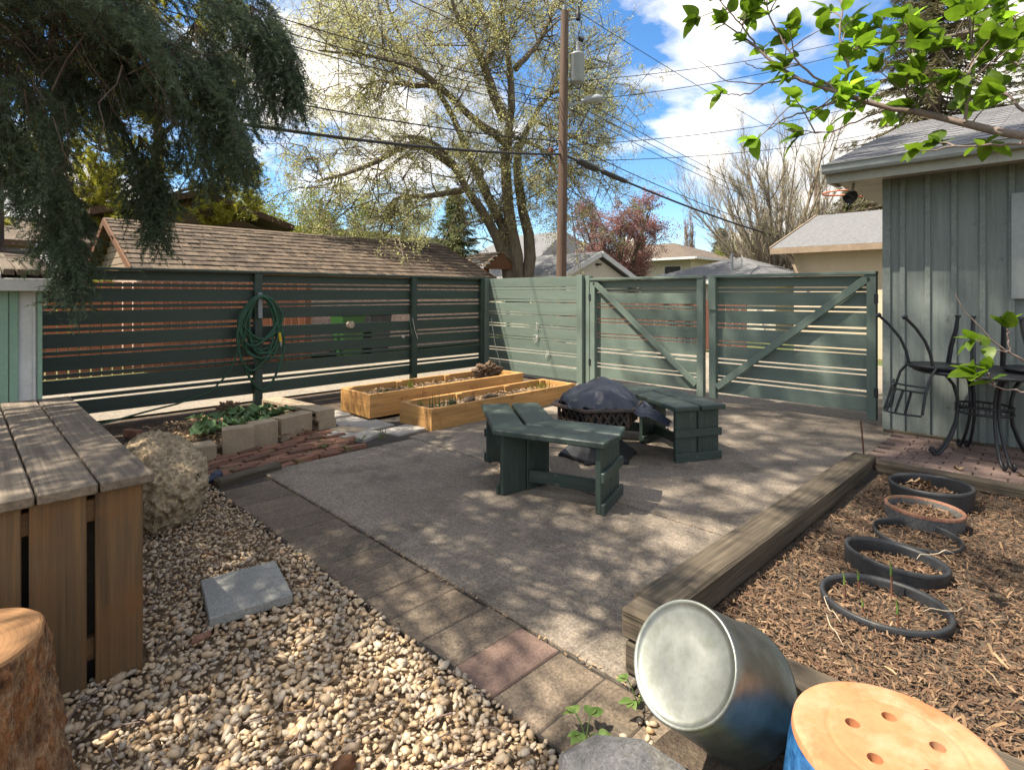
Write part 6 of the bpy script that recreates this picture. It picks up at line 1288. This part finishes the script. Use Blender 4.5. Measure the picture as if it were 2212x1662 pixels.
# bare dead twigs inside the crown
O = []; 
for i in range(150):
    x = random.uniform(-60, 300); y = random.uniform(-60, 330 - .6 * max(0, x)); O.append(at(x, y, random.uniform(3.4, 5.2)))
O = np.array([tuple(o) for o in O]); d = unit(RNG.normal(size=O.shape) + np.array([.3, -.3, -.6])); Q = O[:, None] + d[:, None] * np.linspace(0, 1, 5)[None, :, None] * RNG.uniform(.3, .9, (len(O), 1, 1)); Q[:, 2:] += RNG.normal(size=Q[:, 2:].shape) * .04
V, F = tubes_np(Q, np.linspace(.006, .002, 5)[None] * np.ones((len(O), 1)), 4); BV.append(V); BF.append(F + boff); boff += len(V)
Q2, R2 = grow(Q, np.full(Q.shape[:2], .003), per=7, L=.28, ang=.8, up=-.2, bend=-.2, rmax=.002, t0=.1); V, F = tubes_np(Q2, R2, 3); BV.append(V); BF.append(F + boff); boff += len(V)
V = np.concatenate(NV); link('foliage', npmesh('foliage', V - TB, np.arange(len(V)).reshape(-1, 3)), W['needle'], sp_, tuple(TB))
link('boughs', npmesh('boughs', np.concatenate(BV) - TB, np.concatenate(BF)), W['bark_spruce'], sp_, tuple(TB))
def crown_mass(parent, base, z0, h, r, nb, per, sl, m, wd=.16, pw=.7, fan=4, sector=None):
    """upper crown: whorled branches with flat sprays of needles"""
    b = np.array(base, float); u = (np.arange(nb) + RNG.random(nb)) / nb; z = z0 + (h - z0) * u; a = np.arange(nb) * 2.39996 + RNG.random(nb) * .6; L = r * (1 - u) ** pw * RNG.uniform(.75, 1.1, nb) + .15
    if sector: a = sector[0] + (a % (2 * np.pi)) / (2 * np.pi) * (sector[1] - sector[0])
    d = np.stack([np.cos(a), np.sin(a), np.zeros(nb)], 1); s = np.linspace(0, 1, 5)[None, :, None]
    P = b + np.array([0, 0, 1.]) * z[:, None, None] + d[:, None] * L[:, None, None] * s + np.array([0, 0, 1.]) * L[:, None, None] * (-.35 * s + .2 * s * s)
    V, F = tubes_np(P, np.maximum(.01, L * .012)[:, None] * np.linspace(1, .25, 5)[None], 4); link('boughs', npmesh('boughs', V - b, F), W['bark_spruce'], parent, base)
    t = RNG.random((nb, per)) ** .75; f = t * 4; i = np.minimum(f.astype(int), 3); fr = (f - i)[..., None]; mi = np.arange(nb)[:, None]; A = P[mi, i]; B = P[mi, i + 1]; pos = (A * (1 - fr) + B * fr).reshape(-1, 3); tan = unit(B - A).reshape(-1, 3)
    side = unit(np.cross(tan, [0, 0, 1.])) * np.where(RNG.random((len(tan), 1)) < .5, -1, 1); Vs = []
    for q in range(fan):
        dr = unit(tan * RNG.uniform(.2, .9, (len(tan), 1)) + side * RNG.uniform(.1, 1., (len(tan), 1)) - np.array([0, 0, 1.]) * RNG.uniform(0, .8, (len(tan), 1))); ls = sl * RNG.uniform(.5, 1.2, (len(tan), 1)); p0 = pos + RNG.normal(size=pos.shape) * .05; w = unit(np.cross(dr, RNG.normal(size=dr.shape)))
        Vs.append(np.stack([p0 - w * ls * wd * .3, p0 + w * ls * wd * .3, p0 + dr * ls * .6 + w * ls * wd * .5, p0 + dr * ls, p0 + dr * ls * .6 - w * ls * wd * .5], 1))
    V = np.concatenate(Vs).reshape(-1, 3); link('foliage', npmesh('foliage', V - b, np.arange(len(V)).reshape(-1, 5)), W[m], parent, base)
crown_mass(sp_, tuple(TB), 6.0, 19.0, 2.6, 190, 16, .24, 'needle', .10, pw=.62, fan=4)
crown_mass(sp_, tuple(TB), 4.3, 7.0, 3.0, 64, 20, .24, 'needle', .10, pw=.25, fan=4, sector=(R_(175), R_(288)))
# spruce added outside the picture, its crown raised to shade house wall and gate
x, y, h = .1, 7.42, 20.0
ro = root('spruce_tree', (x, y, -.1), 'unseen tall spruce added behind the shed to shade the wall and gate', 'tree')
MB().tube([(x, y, -.1), (x, y, h * .5), (x, y, h)], [.26, .16, .02], 12).build('trunk', W['bark_spruce'], ro); crown_mass(ro, (x, y, -.1), 12.0, h, 2.2, 130, 16, .26, 'needle', .10, fan=5)

# ------------------------------------------------------------------ lilac branches reaching in from the upper right
li = root('lilac_bush', (3.4, -.35, .1), 'lilac branches with fresh green leaves reaching in from the right edge', 'bush')
lil = [leaf_mesh(.088, .027, .30, .22, .05, 8), leaf_mesh(.074, .027, .22, .3, .05, 8), leaf_mesh(.066, .021, .40, .15, .05, 8), leaf_mesh(.098, .031, .25, .25, .06, 8)]
XL = []
NL = [0]; wood = MB()
def lf(p, d, s=1.0):
    NL[0] += 1; q = s * random.uniform(.75, 1.2); eu = orient(d, Vector((random.uniform(-.7, .7), random.uniform(-.7, .7), 1))); mm_ = lil[random.randrange(4)]
    if NL[0] > 299:
        R3 = eu.to_matrix(); XL.append((np.array([(Vector(p) + R3 @ (v.co * q))[:] for v in mm_.vertices]), np.array([f.vertices[:] for f in mm_.polygons]))); return
    o = link('leaf', mm_, W['lilac_leaf'], li, p, eu); o.scale = (q, q, q)
def spray(p, d, n, s=1.0):
    d = Vector(d).normalized()
    for i in range(n):
        a = 6.28 * i / n + random.uniform(-.4, .4); u = d.orthogonal().normalized(); v = d.cross(u); k = random.uniform(.5, 1.4)
        lf(p + d * random.uniform(-.012, .006), d + (u * math.cos(a) + v * math.sin(a)) * k + Vector((0, 0, .15)), s)
def lbranch(pts, r0, r1, nodes=0, tip=5, s=1.0, shoots=0):
    q = resample([at(*p) for p in pts], 16); q[1:-1] += RNG.normal(size=q[1:-1].shape) * .0025
    wood.tube([Vector(v) for v in q], [r0 + (r1 - r0) * k / 15 for k in range(16)], 7)
    if tip: spray(Vector(q[-1]), Vector(q[-1]) - Vector(q[-3]), tip, s)
    for k in range(nodes):
        i = random.randrange(4, 15); p = Vector(q[i]); d = (Vector(q[i]) - Vector(q[i - 1])).normalized(); sd = (d.cross(Vector((random.gauss(0, 1), random.gauss(0, 1), random.gauss(0, 1))))).normalized()
        for sg in (-1, 1): lf(p, d * .5 + sd * sg + Vector((0, 0, .2)), s * .9)
    for k in range(shoots):
        i = random.randrange(3, 15); p = Vector(q[i]); d = Vector((random.gauss(0, .6), random.gauss(0, .6), random.uniform(-.1, 1.0))).normalized(); L = random.uniform(.05, .16); e = p + d * L
        wood.tube([p, p + d * L * .5 + Vector((0, 0, .006)), e], [.003, .0025, .0018], 5); spray(e, d, random.randint(4, 6), s)
D0 = 2.3
lbranch([(2300, 312, 1.95), (2212, 294, 2.0), (2098, 271, 2.1), (1986, 244, 2.2), (1913, 231, 2.25), (1820, 205, 2.3), (1718, 168, 2.4), (1672, 148, 2.45), (1632, 96, 2.5), (1563, 50, 2.55)], .017, .003, 4, 6, .88, 14)
lbranch([(1823, 207, 2.3), (1836, 150, 2.32), (1813, 79, 2.35), (1822, -20, 2.4)], .006, .003, 3, 5, 1, 6)
lbranch([(1823, 210, 2.3), (1760, 236, 2.28), (1701, 254, 2.26), (1660, 278, 2.25), (1635, 300, 2.25)], .005, .002, 0, 6, 1, 4)
lbranch([(1718, 169, 2.4), (1648, 183, 2.38), (1572, 176, 2.36), (1507, 129, 2.35)], .004, .0012, 0, 0)
lbranch([(1648, 183, 2.38), (1620, 203, 2.36), (1560, 204, 2.35)], .0035, .002, 0, 5)
lbranch([(1913, 235, 2.25), (1840, 268, 2.2), (1795, 288, 2.18), (1735, 285, 2.16), (1693, 279, 2.15)], .0045, .0012, 1, 0, .95, 2)
lbranch([(1672, 148, 2.45), (1640, 150, 2.45), (1605, 132, 2.45)], .003, .0015, 0, 0)
lbranch([(2290, 60, 2.2), (2212, 69, 2.25), (2150, 56, 2.3), (2018, 86, 2.35), (1870, 96, 2.4), (1835, 104, 2.4)], .011, .002, 5, 6, .85, 16)
lbranch([(2290, 70, 2.3), (2212, 50, 2.35), (2143, 23, 2.4), (2090, -10, 2.4)], .009, .004, 3, 3, .85, 9)
lbranch([(2084, 264, 2.1), (2094, 211, 2.1), (2100, 99, 2.1), (2091, -20, 2.1)], .006, .003, 2, 3, .85, 7)
lbranch([(1985, 244, 2.2), (1952, 201, 2.22), (1975, 96, 2.24)], .005, .002, 2, 6, 1, 9)
lbranch([(2290, 310, 1.9), (2212, 309, 1.95), (2051, 318, 2.0), (1985, 326, 2.02)], .006, .002, 1, 4, .95, 3)
lbranch([(2031, 250, 2.15), (1990, 190, 2.15), (1972, 149, 2.15)], .004, .002, 0, 5, 1, 2)
lbranch([(1807, 198, 2.32), (1718, 132, 2.35), (1671, 59, 2.38), (1645, -20, 2.4)], .005, .0025, 3, 3, 1, 8)
lbranch([(1632, 96, 2.5), (1605, 60, 2.5), (1570, 20, 2.5), (1540, -20, 2.5)], .004, .002, 2, 5, 1, 4)
lbranch([(2212, 240, 1.9), (2160, 190, 1.95), (2110, 170, 2.0), (2060, 172, 2.0)], .005, .002, 3, 6, .9, 7)
lbranch([(2260, 170, 2.0), (2200, 140, 2.0), (2140, 130, 2.05)], .005, .002, 3, 6, .9, 6)
lbranch([(2212, 781, 1.75), (2183, 762, 1.75), (2134, 725, 1.76), (2074, 660, 1.78), (2064, 632, 1.78)], .0035, .001, 0, 0)
lbranch([(2183, 762, 1.75), (2178, 730, 1.75), (2176, 702, 1.75)], .0025, .0015, 0, 6, .72)
lbranch([(2183, 762, 1.75), (2140, 752, 1.74), (2105, 735, 1.74)], .0022, .0015, 1, 4, .7)
lbranch([(2240, 850, 1.72), (2212, 847, 1.72), (2150, 836, 1.72), (2110, 812, 1.72)], .003, .0018, 1, 5, .85)
lbranch([(2150, 836, 1.72), (2140, 815, 1.72), (2132, 800, 1.72)], .0022, .0015, 0, 4, .7)
if XL:
    off = 0; FF = []
    for v, f in XL: FF.append(f + off); off += len(v)
    tag(link('leaves', npmesh('leaves', np.concatenate([v for v, f in XL]) - np.array(li.location), np.concatenate(FF), True), W['lilac_leaf'], li, li.location), kind='stuff')
wood.build('branches', W['twig'], li)['kind'] = 'stuff'
# stems of the bush rise outside the right edge
st_ = MB()
for (px, py, D, x, y) in ((2300, 312, 1.95, 3.3, -.75), (2290, 60, 2.2, 3.35, -.8), (2240, 850, 1.72, 3.2, -.7)):
    e = at(px, py, D); st_.tube([(x, y, .0), ((x + e.x) / 2 + .1, (y + e.y) / 2 - .15, e.z * .55), e], [.02, .018, .012 if py < 400 else .003], 8)
st_.build('stems', W['twig'], li)['kind'] = 'stuff'
